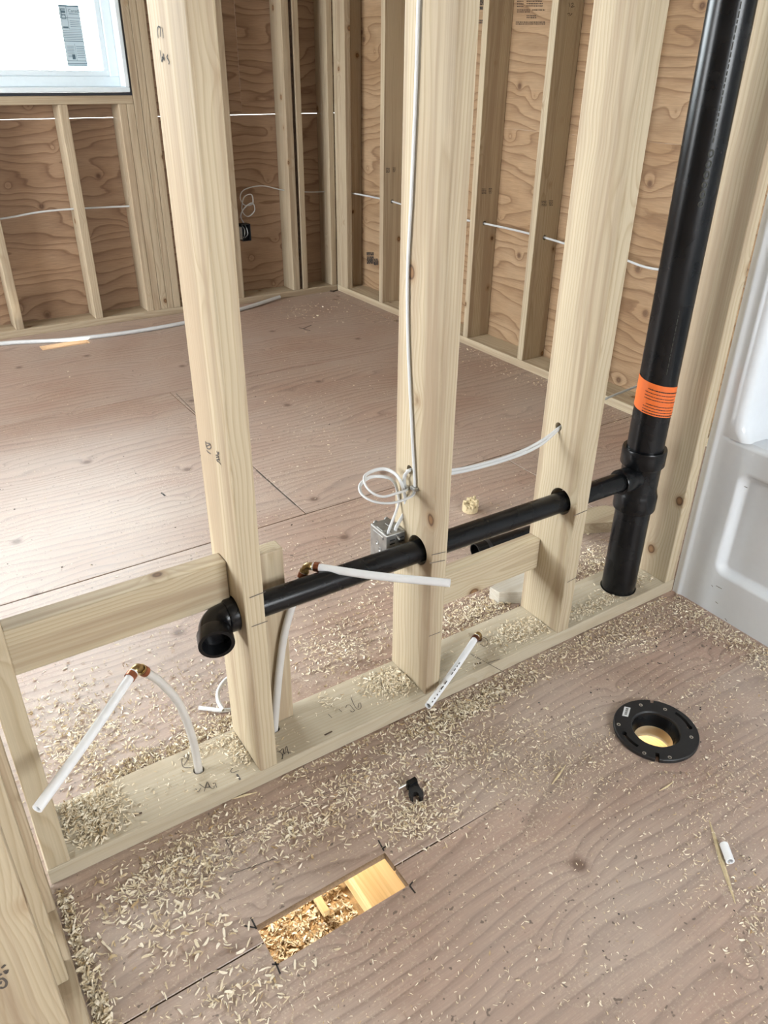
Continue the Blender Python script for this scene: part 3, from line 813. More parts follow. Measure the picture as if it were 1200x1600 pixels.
strokes('rim_grit', zoomed(1000, 250, 550/1600, [[(492, 1242), (500, 1244)], [(512, 1240), (522, 1236)], [(530, 1246), (545, 1242)], [(552, 1238), (562, 1242)], [(568, 1250), (582, 1252)], [(540, 1254), (552, 1256)]]),
        2, RIM+.003, M['ink'], tub, 0.0030)

# ------------------------------------------------------------------ closet flange
fl = tag(empty('closet_flange', (FLG[0], FLG[1], 0)), 'round black toilet flange screwed to the plywood floor', 'flange')
bm = bmesh.new()
rings = add_lathe(bm, (FLG[0], FLG[1], 0.0005), (0, 0, 1), [(0, 0.0505), (0, 0.0885), (0.003, 0.0905), (0.0095, 0.0905), (0.011, 0.089), (0.011, 0.0535), (0.008, 0.0505)], 72, True)
ring = bm_link('flange_ring', bm, M['abs_dull'], fl)
# notches and curved bolt slots
cs = []
vd = Vector((FLG[0]-CAM[0], FLG[1]-CAM[1], 0)).normalized(); ang0 = math.atan2(vd.y, vd.x)
def fp(u, v): p = hit(u, v, 2, 0.011); return math.atan2(p[1]-FLG[1], p[0]-FLG[0]), math.hypot(p[0]-FLG[0], p[1]-FLG[1])
zf = 170/1200
def notch(u, v, wd, r0):
    a, _ = fp(u, v)
    bm = box_bm(r0, 0.12, -wd, wd, -0.05, 0.05)
    bmesh.ops.rotate(bm, verts=bm.verts, cent=(0, 0, 0), matrix=Matrix.Rotation(a, 3, 'Z'))
    bmesh.ops.translate(bm, verts=bm.verts, vec=(FLG[0], FLG[1], 0)); return bm
cs += [notch(940+557*zf, 1080+110*zf, .0042, .080), notch(940+620*zf, 1080+790*zf, .0042, .072)]
def slot(a0, a1, r, wd):
    bm = bmesh.new(); n = 10
    lo, hi = [], []
    for z, arr in ((-.05, lo), (.05, hi)):
        inn = [bm.verts.new((FLG[0]+(r-wd)*math.cos(a), FLG[1]+(r-wd)*math.sin(a), z)) for a in np.linspace(a0, a1, n)]
        out = [bm.verts.new((FLG[0]+(r+wd)*math.cos(a), FLG[1]+(r+wd)*math.sin(a), z)) for a in np.linspace(a0, a1, n)]
        arr.append(inn); arr.append(out)
    (i0, o0), (i1, o1) = lo, hi
    for k in range(n-1):
        bm.faces.new((i0[k], i0[k+1], o0[k+1], o0[k])); bm.faces.new((i1[k], o1[k], o1[k+1], i1[k+1]))
        bm.faces.new((i0[k], i1[k], i1[k+1], i0[k+1])); bm.faces.new((o0[k], o0[k+1], o1[k+1], o1[k]))
    bm.faces.new((i0[0], o0[0], o1[0], i1[0])); bm.faces.new((i0[-1], i1[-1], o1[-1], o0[-1]))
    return bm
for p0, p1 in (((940+215*zf, 1080+470*zf), (940+370*zf, 1080+640*zf)), ((940+800*zf, 1080+245*zf), (940+970*zf, 1080+400*zf))):
    a0, r0 = fp(*p0); a1, r1 = fp(*p1)
    if abs(a1-a0) > math.pi: a1 += 2*math.pi*(1 if a1 < a0 else -1)
    cs.append(slot(min(a0, a1), max(a0, a1), 0.0755, .0035))
    ae = a0 if p0[0] < 1000 else a1
    cs.append(cyl_bm((FLG[0]+.0755*math.cos(ae), FLG[1]+.0755*math.sin(ae), -.05), (0, 0, 1), .0062, .1, 14))
cut(ring, cs)
lathe('flange_throat', (FLG[0], FLG[1], 0), (0, 0, 1), [(-0.022, 0.0415), (-0.016, 0.0440), (0.004, 0.0505), (0.0085, 0.0530), (0.004, 0.0515), (-0.022, 0.0475)], M['abs'], fl, 48, True)
lathe('pipe_below', (FLG[0], FLG[1], 0), (0, 0, 1), [(-0.053, 0.0412), (-0.0225, 0.0412), (-0.0225, 0.0475), (-0.053, 0.0475)], M['lit_bore'], fl, 48, True)
for u, v in ((432, 153), (700, 200), (188, 367), (990, 507), (470, 683), (752, 730)):
    p = hit(940+u*zf, 1080+v*zf, 2, 0.0115)
    lathe('screw', (p[0], p[1], 0.0105), (0, 0, 1), [(0, .0042), (.0016, .0042), (.0019, .0034), (.0009, .0018), (.0009, 0.0)], M['screw'], fl, 14)
p = [Vector(hit(940+u*zf, 1080+v*zf, 2, 0.0118)) for u, v in ((252, 168), (320, 183), (292, 284), (226, 270))]
bm = bmesh.new(); tp = [bm.verts.new(x) for x in p]; bm.faces.new(tp)
lb = bm_link('barcode_sticker', bm, M['white_label'], fl)
bm = bmesh.new()
for i in range(7):
    f0 = .12+.105*i; f1 = f0+(.05 if i % 2 else .075)
    def Q(s, t_): return p[0]*(1-s)*(1-t_)+p[1]*s*(1-t_)+p[2]*s*t_+p[3]*(1-s)*t_ + Vector((0, 0, .0003))
    bm.faces.new([bm.verts.new(Q(*a)) for a in ((.30, f0), (.72, f0), (.72, f1), (.30, f1))])
bm_link('barcode', bm, M['ink'], lb)

# ------------------------------------------------------------------ water pipes (white tubing with copper crimp rings)
PR = 0.0079
def pex(label, riser, corner, end, start_dir=None, cat='pipe', ring_mat='copper', printed=False, bore=True):
    base = Vector(riser[0])
    e = tag(empty('water_pipe', base), label, cat, 'white water pipe stubs')
    corner, end = Vector(corner), Vector(end)
    R = spline(riser, 8) if len(riser) > 1 else riser
    rd = (corner-Vector(R[-1])).normalized() if len(riser) > 1 else None
    sd = (end-corner).normalized()
    if len(riser) > 1:
        tube('riser', R + [corner - rd*0.012], PR, M['pex_riser'], e, n=16)
        lathe('crimp_ring', corner-rd*0.026, rd, [(0, PR+.0002), (0, .0098), (.010, .0098), (.010, PR+.0002)], M[ring_mat], e, 20)
        lathe('fitting_collar', corner-rd*0.014, rd, [(0, .0082), (0, .0098), (.004, .0098), (.004, .0082)], M['brass'], e, 20)
        bm = bmesh.new()
        bend = [corner-rd*.013, corner-rd*.006] + [corner-rd*.006*(1-t_)**2+sd*.006*t_**2 for t_ in (.25, .5, .75)] + [corner+sd*.006, corner+sd*.013]
        add_tube(bm, bend, 0.0078, n=16)
        bm_link('brass_elbow', bm, M['brass'], e, None, True)
    so = 0.012
    mid = corner.lerp(end, .5) + Vector((0, 0, -0.004))
    tube('stub', spline([corner+sd*so, mid, end], 8), PR, M['pex'], e, n=18, inner=0.72 if bore else None)
    lathe('crimp_ring', corner+sd*(so+.004), sd, [(0, PR+.0002), (0, .0097), (.010, .0097), (.010, PR+.0002)], M[ring_mat], e, 20)
    if printed:
        bm = bmesh.new()
        up = Vector((0.35, -0.55, 0.75)); up = (up-sd*up.dot(sd)).normalized(); sdv = sd.cross(up)
        Ltot = (end-corner).length; x = .008; rr = random.Random(5)
        while x < Ltot*.55:
            L = rr.uniform(.003, .006) if x < .05 else rr.uniform(.006, .014)
            P0 = end-sd*x
            for a0, a1 in ((-.12, .0), (.0, .12)):
                f = lambda a: (up*math.cos(a)+sdv*math.sin(a))*(PR+.0005)
                bm.faces.new([bm.verts.new(P0+f(a0)), bm.verts.new(P0+f(a1)), bm.verts.new(P0-sd*L+f(a1)), bm.verts.new(P0-sd*L+f(a0))])
            x += L+rr.uniform(.003, .008) + (.02 if .06 < x < .08 else 0)
        bm_link('pipe_print', bm, M['ink'], e)['kind'] = 'stuff'
    return e
pex('curved water pipe rising from the plate on the left, its white stub leaning down', [(0.266, .072, T-.03), (0.2665, .072, .06), (0.263, .071, .135), (0.249, .069, .226), (0.222, .066, .295), (0.200, .062, .332)],
    (0.1845, 0.056, 0.3565), hit(58, 1264, 1, -0.135))
pex('water pipe behind the branch drain with its white stub pointing right over it', [(0.440, .090, T-.03), (0.446, .090, .06), (0.464, .090, .189), (0.484, .0905, .287), (0.518, .091, .380)],
    hit(479, 884, 1, .0915), hit(703, 911, 1, -0.115))
p3 = pex('low white pipe stub with a brown ring lying across the plate near the middle stud', [(0.999, .090, T-.03), (0.9985, .089, .045)], (0.993, 0.083, 0.062), hit(669, 1103, 2, .066), ring_mat='copper_dark', printed=True)
wire = [hit(u, v, 2, .06) for u, v in ((749, 1001), (754, 997), (760, 998), (762, 1005), (757, 1010), (750, 1006))]
tube('wire_loop', spline([tuple(x) for x in wire], 5), .0007, M['bark'], p3, n=6)

# ------------------------------------------------------------------ electrical box and cables
BX0, BX1, BY0, BY1, BZ0, BZ1 = 0.7255, 0.7725, 0.093, 0.156, 0.345, 0.425
eb = tag(empty('electrical_box', ((BX0+BX1)/2, (BY0+BY1)/2, BZ0)), 'galvanised metal electrical box on the side of the middle stud', 'electrical box')
bm = bmesh.new()
add_box(bm, BX0, BX1, BY0, BY1, BZ0, BZ1, .0025, 2)
body = bm_link('box_body', bm, M['steel'], eb)
cut(body, [box_bm(BX0+.0025, BX1-.0025, BY0+.004, BY1+.02, BZ0+.0025, BZ1-.0025), box_bm(BX0+.006, BX0+.018, BY0+.004, BY0+.014, BZ1-.01, BZ1+.01), box_bm(BX0+.028, BX0+.040, BY0+.004, BY0+.014, BZ1-.01, BZ1+.01)])
box('mounting_bracket', BX1, 0.7745, BY0+.004, BY1-.008, BZ0+.006, BZ1-.006, M['steel'], eb)
bm = bmesh.new(); add_box(bm, BX0-.0015, BX0+.001, BY0+.012, BY1-.012, BZ1-.016, BZ1-.008, .001)
bm_link('stiffening_rib', bm, M['steel'], eb)
for (y, z) in ((.128, .392), (.117, .380), (.128, .355), (.117, .347)):
    lathe('knockout', (BX0+.001, y, z), (-1, 0, 0), [(0, .0055), (.002, .0055), (.0024, .004), (.0012, .0025), (.0012, 0)], M['steel'], eb, 14)
bm = bmesh.new()
for i in range(2):
    for j in range(2):
        x = BX0+.008+i*.022; z = BZ1-.012-j*.009
        add_box(bm, x, x+.013, BY0-.0012, BY0+.001, z-.003, z, .0006)
bm_link('clamp_slots', bm, M['dark'], eb)  # raised dark blocks paint in the shade of open slots
for x, z in ((BX0+.014, BZ1-.033), (BX0+.036, BZ1-.031)):
    lathe('clamp_screw', (x, BY0+.001, z), (0, -1, 0), [(0, .0036), (.0025, .0036), (.003, .0025), (.0018, .001), (.0018, 0)], M['screw'], eb, 12)
lathe('clamp_screw', (BX0+.026, BY0+.002, BZ1-.008), (0.1, -1, -.3), [(0, .0022), (.012, .0022), (.012, 0)], M['steel'], eb, 10)
for x in (BX0+.012, BX0+.04):
    lathe('device_ear', (x, BY1-.003, BZ1-.001), (0, 1, 0), [(0, .0022), (.003, .0022), (.003, .005), (0, .005)], M['steel'], eb, 14, True)
bm = bmesh.new()
add_box(bm, BX0+.004, BX0+.020, BY0+.02, BY1-.018, BZ1-.0005, BZ1+.0012, .0006); add_box(bm, BX0+.026, BX0+.042, BY0+.02, BY1-.018, BZ1-.0005, BZ1+.0012, .0006)
bm_link('top_knockouts', bm, M['steel'], eb)
FX = S*2-T                        # left face of the middle stud
def cable(name, label, pts, ra=.0046, rb=.0026, group=None, mat='cable', up=None, n=10, sub=8, parent=None):
    o = tube(name, spline(pts, sub), ra, M[mat], parent, rb=rb, n=n, up=up)
    if parent is None: tag(o, label, 'cable', group)
    return o
cx = FX-.0045
drop = [hit(u, v, 0, FX-.004) for u, v in ((655.5, -60), (654, 0), (650, 130), (643, 300), (637, 420), (637, 520), (641, 620), (645, 700), (648, 755))]
drop = [tuple(p) for p in drop]
loopA = [hit(647, 770, 0, FX-.004)] + [hit(u, v, 2, z) for u, v, z in ((638, 778, .528), (612, 786, .53), (585, 784, .532), (566, 773, .535), (563, 758, .538), (578, 746, .54), (600, 745, .54), (615, 752, .53), (622, 772, .50), (622, 790, .475))]
tail = [(0.738, .104, .43), (0.736, .106, .405)]
pA = [tuple(p) for p in drop+loopA] + tail
cable('electrical_cable', 'white cable running down the middle stud and looping into the metal box', pA, .0037, .0024, 'cables at the metal box', up=(1, 0, 0))
tail2 = [(0.757, .105, .43), (0.756, .107, .405)]
loopB = [hit(640, 735, 0, FX-.010), hit(633, 742, 0, FX-.010), hit(632, 757, 0, FX-.010), hit(636, 765, 0, FX-.009)] + \
        [hit(u, v, 2, z) for u, v, z in ((622, 770, .545), (600, 776, .545), (583, 771, .548), (571, 758, .552), (570, 744, .556), (585, 735, .56), (602, 733, .56), (618, 741, .555), (628, 757, .54), (633, 778, .50), (632, 800, .46))]
cable('electrical_cable', 'white cable from the hole in the middle stud looping into the metal box', [(FX+.016, .0875, .568), (FX+.006, .0875, .568), (FX-.006, .087, .567)] + [tuple(p) for p in loopB] + tail2, .0037, .0024, 'cables at the metal box')
for u, v in ((648, 763), (634, 761)):
    p = hit(u, v, 0, FX-.004)
    tag(box('cable_staple', FX-.0105, FX-.0002, p[1]-.0085, p[1]+.0085, p[2]-.004, p[2]+.004, M['steel'], None, .0015), 'metal staple on the middle stud holding the ' + ('stapled straight cable' if u > 640 else 'looped cable by the hole'), 'staple')
# two cables between the middle stud and the next one, on through it to the corner behind the stack
for i, dz in enumerate((0.0, -0.0095)):
    pts = [(0.806, .0875+.003*i, .566+dz*.4), (0.85, .088+.004*i, .545+dz), (0.93, .089+.004*i, .532+dz), (1.05, .088+.003*i, .531+dz), (1.13, .087, .544+dz), (1.19, .0868, .5665+dz*.35), (1.225, .087, .5675+dz*.35)]
    if i == 0:
        pts += [(1.30, .14, .55), (1.45, .26, .47), (1.75, .33, .44)] if False else [(1.28, .12, .553), (1.40, .22, .50), (1.60, .33, .46), (1.85, .38, .45)]
    cable('electrical_cable', ('upper' if i == 0 else 'lower') + ' of two white cables sagging between the middle stud and the next', pts, .0037, .0024, 'cables through the partition', up=(0, 1, 0))
# cables in the exterior walls
cb = [(-1.5, D+.07, .60), (-0.2, D+.07, .59), (0.35, D+.07, .575), (0.62, D+.07, .583), (0.80, D+.07, .60), (0.985, D+.07, .603), (1.296, D+.07, .595), (1.36, D+.07, .595)]
cable('electrical_cable', 'thin white cable strung across the studs below the window', cb, .005, .0032, up=(0, 1, 0))
cc = [(1.925, D+.06, .455), (1.905, D+.05, .50), (1.93, D+.04, .545), (1.985, D+.05, .565), (2.0, D+.06, .52), (1.955, D+.065, .49), (1.92, D+.06, .53), (1.935, D+.05, .60), (1.985, D+.055, .61), (1.99, D+.06, .56), (1.94, D+.065, .555), (1.915, D+.06, .60), (1.95, D+.065, .64), (2.065, D+.07, .652), (2.2, D+.07, .62), (2.36, D+.07, .60), (2.48, D+.07, .594), (2.545, D+.05, .594)]
cable('electrical_cable', 'coiled white cable above the outlet box on the back wall', cc, .0045, .003, n=8)
cr = [(XR+.062, 3.335, .597), (XR+.062, 3.1, .603), (XR+.062, 2.88, CZ), (XR+.062, 2.67, .598), (XR+.062, 2.47, CZ), (XR+.062, 2.27, .597), (XR+.062, 2.064, CZ-.002), (XR+.062, 1.85, .606), (XR+.062, 1.64, CZ), (XR+.062, 1.44, .598), (XR+.062, 1.235, CZ-.003), (XR+.062, 1.03, .583), (XR+.062, .83, CZ-.002), (XR+.062, .6, .60)]
cable('electrical_cable', 'white cable threaded through the studs of the right wall', cr, .005, .0035, up=(1, 0, 0))
ob = tag(empty('outlet_box', (1.916, D+.03, .363)), 'small dark open outlet box between the back wall studs', 'electrical box')
bm = bmesh.new(); add_box(bm, 1.8885, 1.944, D+.008, D+.062, .363, .458, .002)
body = bm_link('box_body', bm, M['abs_dull'], ob)
cut(body, [box_bm(1.891, 1.9415, D-.01, D+.058, .366, .455)])
for k in range(3):
    tube('wire', spline([(1.905+.011*k, D+.055, .45), (1.909+.008*k, D+.022, .43), (1.907+.010*k, D+.018, .40), (1.913+.004*k, D+.05, .375)], 6), .0022, M['cable' if k != 1 else 'dark'], ob, n=6)
box('mounting_strap', 1.8690, 1.8882, D+.010, D+.05, .375, .445, M['steel'], ob)
# black stub and pipe on the back room floor
wp = [np.array((-0.9, 3.355, .011)), np.array((0.0, 3.345, .011))] + [hit(u, v, 2, .011) for u, v in ((0, 537), (100, 531), (200, 519.5), (290, 504), (370, 485))] + [hit(437, 464, 1, D-.018)]
tag(tube('white_tubing', spline([tuple(p) for p in wp], 8), .0108, M['cable'], None, n=14, inner=.75), 'long white tubing lying along the foot of the back wall', 'tubing')
for k, (u, v) in enumerate(((428, 460),)):
    pass

# ------------------------------------------------------------------ loose things on the floor
bp = tag(empty('black_pipe_offcut', (1.36, .42, 0)), 'black pipe offcut lying on the floor behind the branch drain', 'pipe offcut')
tube('pipe_body', [(1.262, .424, .0245), (1.35, .420, .0245), (1.475, .414, .0245)], .0241, M['abs'], bp, n=28, inner=.86)
lathe('pipe_coupling', (1.300, .4224, .0245), (1, -.05, 0), [(0, .0243), (0, .0252), (.012, .0252), (.012, .0243)], M['abs_dull'], bp, 28)
def poly_block(name, label, cat, top, h, mat, z0=0.0, group=None):
    bm = bmesh.new()
    a = [bm.verts.new((x, y, z0+h)) for x, y in top]; b = [bm.verts.new((x, y, z0)) for x, y in top]
    fs = [bm.faces.new(a), bm.faces.new(b[::-1])]
    n = len(top)
    for i in range(n): fs.append(bm.faces.new((a[i], b[i], b[(i+1) % n], a[(i+1) % n])))
    bmesh.ops.bevel(bm, geom=bm.edges[:], offset=.0012, segments=1, affect='EDGES')
    return tag(bm_link(name, bm, mat), label, cat, group)
poly_block('wood_offcut', 'pale dusty wood block on the floor behind the lower blocking', 'wood block', [(1.168, .246), (1.173, .212), (1.245, .172), (1.36, .215), (1.345, .285), (1.25, .258)], .038, M['scrap'])
poly_block('wood_offcut', 'board offcut with a clipped corner on the floor behind the black tee', 'wood block', [(1.60, .368), (1.735, .304), (1.81, .355), (1.785, .398), (1.66, .432)], .038, M['wood_x'])
pl = tag(empty('hole_saw_plug', (1.43, .655, 0)), 'round splintered wooden plug on the floor beyond the branch drain', 'wood plug')
bm = bmesh.new()
rg = add_lathe(bm, (1.43, .655, 0.0003), (0.0, 0.0, 1), [(0, .0), (0, .0245), (.002, .026), (.020, .0258)], 24)
bm_link('plug_body', bm, M['endgrain'], pl, None, False)
rr = random.Random(11)
bm = bmesh.new()
for i in range(-3, 4):
    for j in range(-3, 4):
        x, y = i*.0072, j*.0072
        if x*x+y*y < .024**2:
            hgt = (.030 if i > 0 else .020) + rr.uniform(-.004, .012)
            add_box(bm, 1.43+x-.0036, 1.43+x+.0036, .655+y-.0036, .655+y+.0036, .012, .004+hgt)
bm_link('splintered_top', bm, M['endgrain'], pl)
# white offcut of cable behind the left stud
co = [hit(u, v, 2, .006) for u, v in ((311, 1106), (328, 1108), (346, 1110), (365, 1108), (385, 1100))]
tag(tube('cable_offcut', spline([tuple(p) for p in co], 6), .0048, M['pex'], None, n=12, inner=.6), 'straight white cable offcut on the floor behind the left stud', 'cable offcut')
co = [hit(349, 1110, 2, .016), hit(341, 1095, 2, .018), hit(341, 1080, 2, .022), hit(350, 1065, 2, .026), hit(364, 1055, 2, .02), hit(385, 1048, 2, .007), hit(410, 1046, 2, .006)]
tag(tube('cable_offcut', spline([tuple(p) for p in co], 6), .0048, M['pex'], None, n=12, inner=.6), 'curled white cable offcut on the floor behind the left stud', 'cable offcut')
pa, pb = hit(1131, 1319, 2, .008), hit(1141, 1346, 2, .008)
tag(tube('pipe_offcut', [tuple(pa), tuple((pa+pb)/2), tuple(pb)], PR, M['pex'], None, n=18, inner=.72), 'short white pipe offcut beside the long wood splinter', 'pipe offcut')
def splinter(label, px_pts, wid, h=.003, mat='endgrain', z=.0005):
    P = [Vector(hit(u, v, 2, 0)) for u, v in px_pts]
    bm = bmesh.new(); n = len(P); prev = None
    for i, p in enumerate(P):
        tdir = (P[min(i+1, n-1)]-P[max(i-1, 0)]).normalized(); s = Vector((-tdir.y, tdir.x, 0))
        wv = wid*math.sin(math.pi*(i+.25)/(n-.5))
        cur = [bm.verts.new(p+s*wv/2+Vector((0, 0, z))), bm.verts.new(p-s*wv/2+Vector((0, 0, z))), bm.verts.new(p+Vector((0, 0, z+h*wv/wid)))]
        if prev:
            for k in range(3): bm.faces.new((prev[k], prev[(k+1) % 3], cur[(k+1) % 3], cur[k]))
        else: bm.faces.new(cur[::-1])
        prev = cur
    bm.faces.new(prev)
    return tag(bm_link('wood_splinter', bm, M[mat]), label, 'wood splinter', 'wood splinters on the floor')
splinter('long pointed wood splinter on the floor beside the white pipe offcut', [(1108, 1282), (1117, 1310), (1127, 1345), (1138, 1378), (1149, 1412)], .0095, .004)
splinter('small orange wood sliver on the floor below the toilet flange', [(1030, 1236), (1041, 1230), (1053, 1221)], .0045)
splinter('pale wood sliver on the floor below the low pipe stub', [(671, 1132), (681, 1144), (693, 1155)], .006)
splinter('thin wood sliver on the floor between the clip and the flange', [(862, 1226), (872, 1212), (884, 1195)], .006)
splinter('wood sliver along the front of the bottom plate below the left stud', [(362, 1249), (382, 1243), (402, 1238)], .006)
splinter('dark torn wood strip at the foot of the back corner', [(487, 457), (503, 452), (520, 456), (538, 450)], .03, .008, 'bark')
# black pipe clip with its nail
ck = hit(650, 1234, 2, 0)
clip = tag(empty('pipe_clip', (ck[0], ck[1], 0)), 'small black plastic pipe clip with a nail, on the floor', 'pipe clip')
pc = Vector(hit(648, 1229, 2, 0.006))
def cp(u, v, z): return Vector(hit(620+u*.05, 1200+v*.05, 2, z))
def prism(bm, pts, z0, z1):
    a = [bm.verts.new(cp(u, v, z1)) for u, v in pts]; b = [bm.verts.new(Vector((x.co.x, x.co.y, z0))) for x in a]
    n = len(pts); bm.faces.new(a); bm.faces.new(b[::-1])
    for i in range(n): bm.faces.new((a[i], b[i], b[(i+1) % n], a[(i+1) % n]))
bm = bmesh.new()
prism(bm, [(400, 500), (640, 420), (700, 560), (830, 760), (835, 850), (760, 905), (700, 890), (690, 800), (620, 740), (530, 750), (490, 800), (510, 900), (470, 940), (400, 830), (370, 720), (390, 600)], .0006, .014)
bm_link('clip_body', bm, M['abs_dull'], clip)
bm = bmesh.new(); prism(bm, [(290, 420), (560, 265), (610, 310), (655, 420), (600, 440), (420, 520), (340, 490)], .0006, .019)
bm_link('nail_boss', bm, M['abs'], clip)
tube('nail', [tuple(cp(60, 640, .008)), tuple(cp(190, 570, .009)), tuple(cp(400, 450, .011))], .0019, M['screw'], clip, n=8)

# ------------------------------------------------------------------ under the floor, seen through the openings
below = tag(box('cavity_floor', -0.6, 2.3, -1.2, 1.2, -0.335, -0.31, M['base_below']), kind='structure')
tag(lumber('floor_joist', 0.500, 0.660, -0.60, 0.30, -0.30, -0.245, M['yellowwood']), 'pine board seen below the floor through the duct opening', 'board')
tag(lumber('floor_joist', 1.430, 1.468, -1.0, 0.0, -0.30, -0.028, M['yellowwood']), 'joist side seen below the floor through the toilet flange', 'joist')
tag(box('lit_board', 1.08, 1.405, -0.5, 0.25, -0.15, -0.135, M['yellowwood']), 'lit board seen far down through the toilet flange', 'board')
def lamp(loc, watts, r, col=(1.0, 0.92, 0.75)):
    l = bpy.data.lights.new('basement_lamp', 'POINT'); l.energy = watts; l.shadow_soft_size = r; l.color = col
    o = bpy.data.objects.new('basement_lamp', l); C.objects.link(o); o.location = loc
lamp((0.40, 0.10, -0.06), 8.5, .03)
lamp((1.24, -0.08, -0.065), 7.0, .02)
lamp((0.75, 2.95, -0.12), 10.0, .05)

# ------------------------------------------------------------------ shavings and sawdust (uncountable)
rng = np.random.default_rng(4)
def inside_studs(x, y):
    r = np.zeros(len(x), bool)
    for k in range(5): r |= (x > S*k-T-.004) & (x < S*k+.004) & (y > -.003) & (y < W+.004)
    r |= (x > S) & (x < S+.093) & (y > .100) & (y < W)
    r |= (x-SX)**2+(y-SYY)**2 < (SR+.006)**2
    return r
def sample(patches, z):
    out = []
    for p in patches:
        p = tuple(int(v*1.6) if i == {'e': 6, 's': 6, 'r': 5}[p[0]] else v for i, v in enumerate(p))
        if p[0] == 'e':        # ellipse: cu cv ru rv rot n smin smax
            _, cu, cv, ru, rv, rot, n, s0, s1 = p
            a = rng.normal(0, .5, n)*ru; b = rng.normal(0, .5, n)*rv
            u = cu+a*math.cos(rot)-b*math.sin(rot); v = cv+a*math.sin(rot)+b*math.cos(rot)
        elif p[0] == 's':      # strip u0 v0 u1 v1 thickness n smin smax
            _, u0, v0, u1, v1, th, n, s0, s1 = p
            t_ = rng.random(n); d = np.array([u1-u0, v1-v0]); nn = np.array([-d[1], d[0]])/np.hypot(*d)
            b = rng.normal(0, .5, n)*th
            u = u0+d[0]*t_+nn[0]*b; v = v0+d[1]*t_+nn[1]*b
        else:                  # rectangle u0 v0 u1 v1 n smin smax
            _, u0, v0, u1, v1, n, s0, s1 = p
            u = rng.uniform(u0, u1, n); v = rng.uniform(v0, v1, n)
        dirs = ((u-600)/FPX)[:, None]*_r - ((v-800)/FPX)[:, None]*_u + _f
        P = CAM + ((z-CAM[2])/dirs[:, 2])[:, None]*dirs
        sz = 1.12*(s0+(s1-s0)*rng.random(len(u))**1.8)
        # piles: thicker where many fall together
        out.append(np.column_stack([P[:, 0], P[:, 1], sz]))
    return np.concatenate(out)
def shavings(name, pts, z, label, lift=.008, cat='wood shavings', flat=1.0):
    x, y, sz = pts.T; n = len(x)
    # local crowding lifts pieces into low mounds
    cell = {}
    key = np.round(x/.02).astype(int)*100003+np.round(y/.02).astype(int)
    _, inv, cnt = np.unique(key, return_inverse=True, return_counts=True)
    zb = z + .0008 + lift*np.clip((cnt[inv]-5)/45, 0, 1)*rng.random(n)
    nseg = 4
    yaw = rng.uniform(0, 2*math.pi, n); curl = rng.uniform(.3, 3.4, n)*np.where(rng.random(n) < .8, 1, .3); roll = rng.normal(0, .7*flat, n); tw = rng.normal(0, .5, n)
    wid = sz*rng.uniform(.14, .36, n)
    V = np.zeros((n, nseg+1, 2, 3))
    for i in range(nseg+1):
        s = (i/nseg-.5)
        ang = curl*s
        rad = sz/np.maximum(curl, .2)
        lx = rad*np.sin(ang); lz = rad*(1-np.cos(ang))
        for k, sg in enumerate((-1, 1)):
            wv = wid*(1-.45*abs(2*s))*sg*.5
            ly = wv*np.cos(roll+tw*s); lz2 = lz+wv*np.sin(roll+tw*s)
            V[:, i, k, 0] = x+lx*np.cos(yaw)-ly*np.sin(yaw)
            V[:, i, k, 1] = y+lx*np.sin(yaw)+ly*np.cos(yaw)
            V[:, i, k, 2] = lz2
    flip = rng.random(n) < .4
    V[flip, :, :, 2] *= -1
    V[:, :, :, 2] -= V[:, :, :, 2].min(axis=(1, 2))[:, None, None]
    V[:, :, :, 2] += zb[:, None, None]
    base = (np.arange(n)*(nseg+1)*2)[:, None, None]
    q = np.array([[2*i, 2*i+1, 2*i+3, 2*i+2] for i in range(nseg)])[None]
    F = (base+q).reshape(-1, 4)
    me = bpy.data.meshes.new(name)
    c0 = np.array([x.mean(), y.mean(), z])
    verts = V.reshape(-1, 3)-c0
    me.from_pydata(verts.tolist(), [], F.tolist())
    tone = np.repeat(np.clip(rng.normal(.78, .22, n), 0, 1), (nseg+1)*2)
    a = me.attributes.new('tone', 'FLOAT', 'POINT'); a.data.foreach_set('value', tone.astype(np.float32))
    o = link(name, me, M['shaving'], None, tuple(c0))
    return tag(o, label, cat, None, 'stuff')
front = sample([
    ('e', 730, 1108, 130, 20, -.46, 900, .006, .014), ('s', 440, 1213, 1040, 932, 20, 1500, .005, .011), ('e', 690, 1180, 120, 45, -.3, 520, .005, .012),
    ('e', 645, 1275, 75, 45, -.2, 480, .005, .012), ('e', 810, 1180, 130, 75, -.3, 560, .004, .010), ('e', 480, 1285, 120, 55, -.4, 420, .006, .014),
    ('e', 270, 1370, 130, 45, -.4, 420, .006, .016), ('s', 88, 1395, 160, 1620, 26, 760, .006, .017), ('e', 260, 1450, 130, 90, -.3, 170, .007, .018),
    ('s', 1050, 935, 1215, 1045, 24, 900, .004, .011), ('e', 1010, 985, 110, 40, -.4, 620, .004, .010), ('e', 925, 1015, 100, 25, -.42, 420, .004, .010),
    ('e', 930, 1190, 150, 70, -.2, 620, .003, .008), ('e', 1130, 1210, 90, 80, 0, 420, .003, .008), ('e', 1180, 1440, 45, 70, 0, 120, .004, .010),
    ('e', 1080, 1340, 120, 80, 0, 200, .003, .008), ('e', 390, 1550, 110, 50, -.3, 110, .006, .015), ('e', 330, 1300, 150, 40, -.4, 300, .005, .012),
    ('r', 150, 1100, 1200, 1600, 1500, .003, .008), ('e', 1100, 1080, 120, 60, 0, 330, .003, .009), ('e', 560, 1220, 60, 30, -.4, 160, .005, .012)], 0.0)
X, Y = front[:, 0], front[:, 1]
ok = (Y < -.006) & (X > LX+.006) & (X < TX-.004) & ~((X > DU[0]-.006) & (X < DU[1]+.006) & (Y > DU[2]-.006) & (Y < DU[3]+.006)) & ((X-FLG[0])**2+(Y-FLG[1])**2 > .093**2)
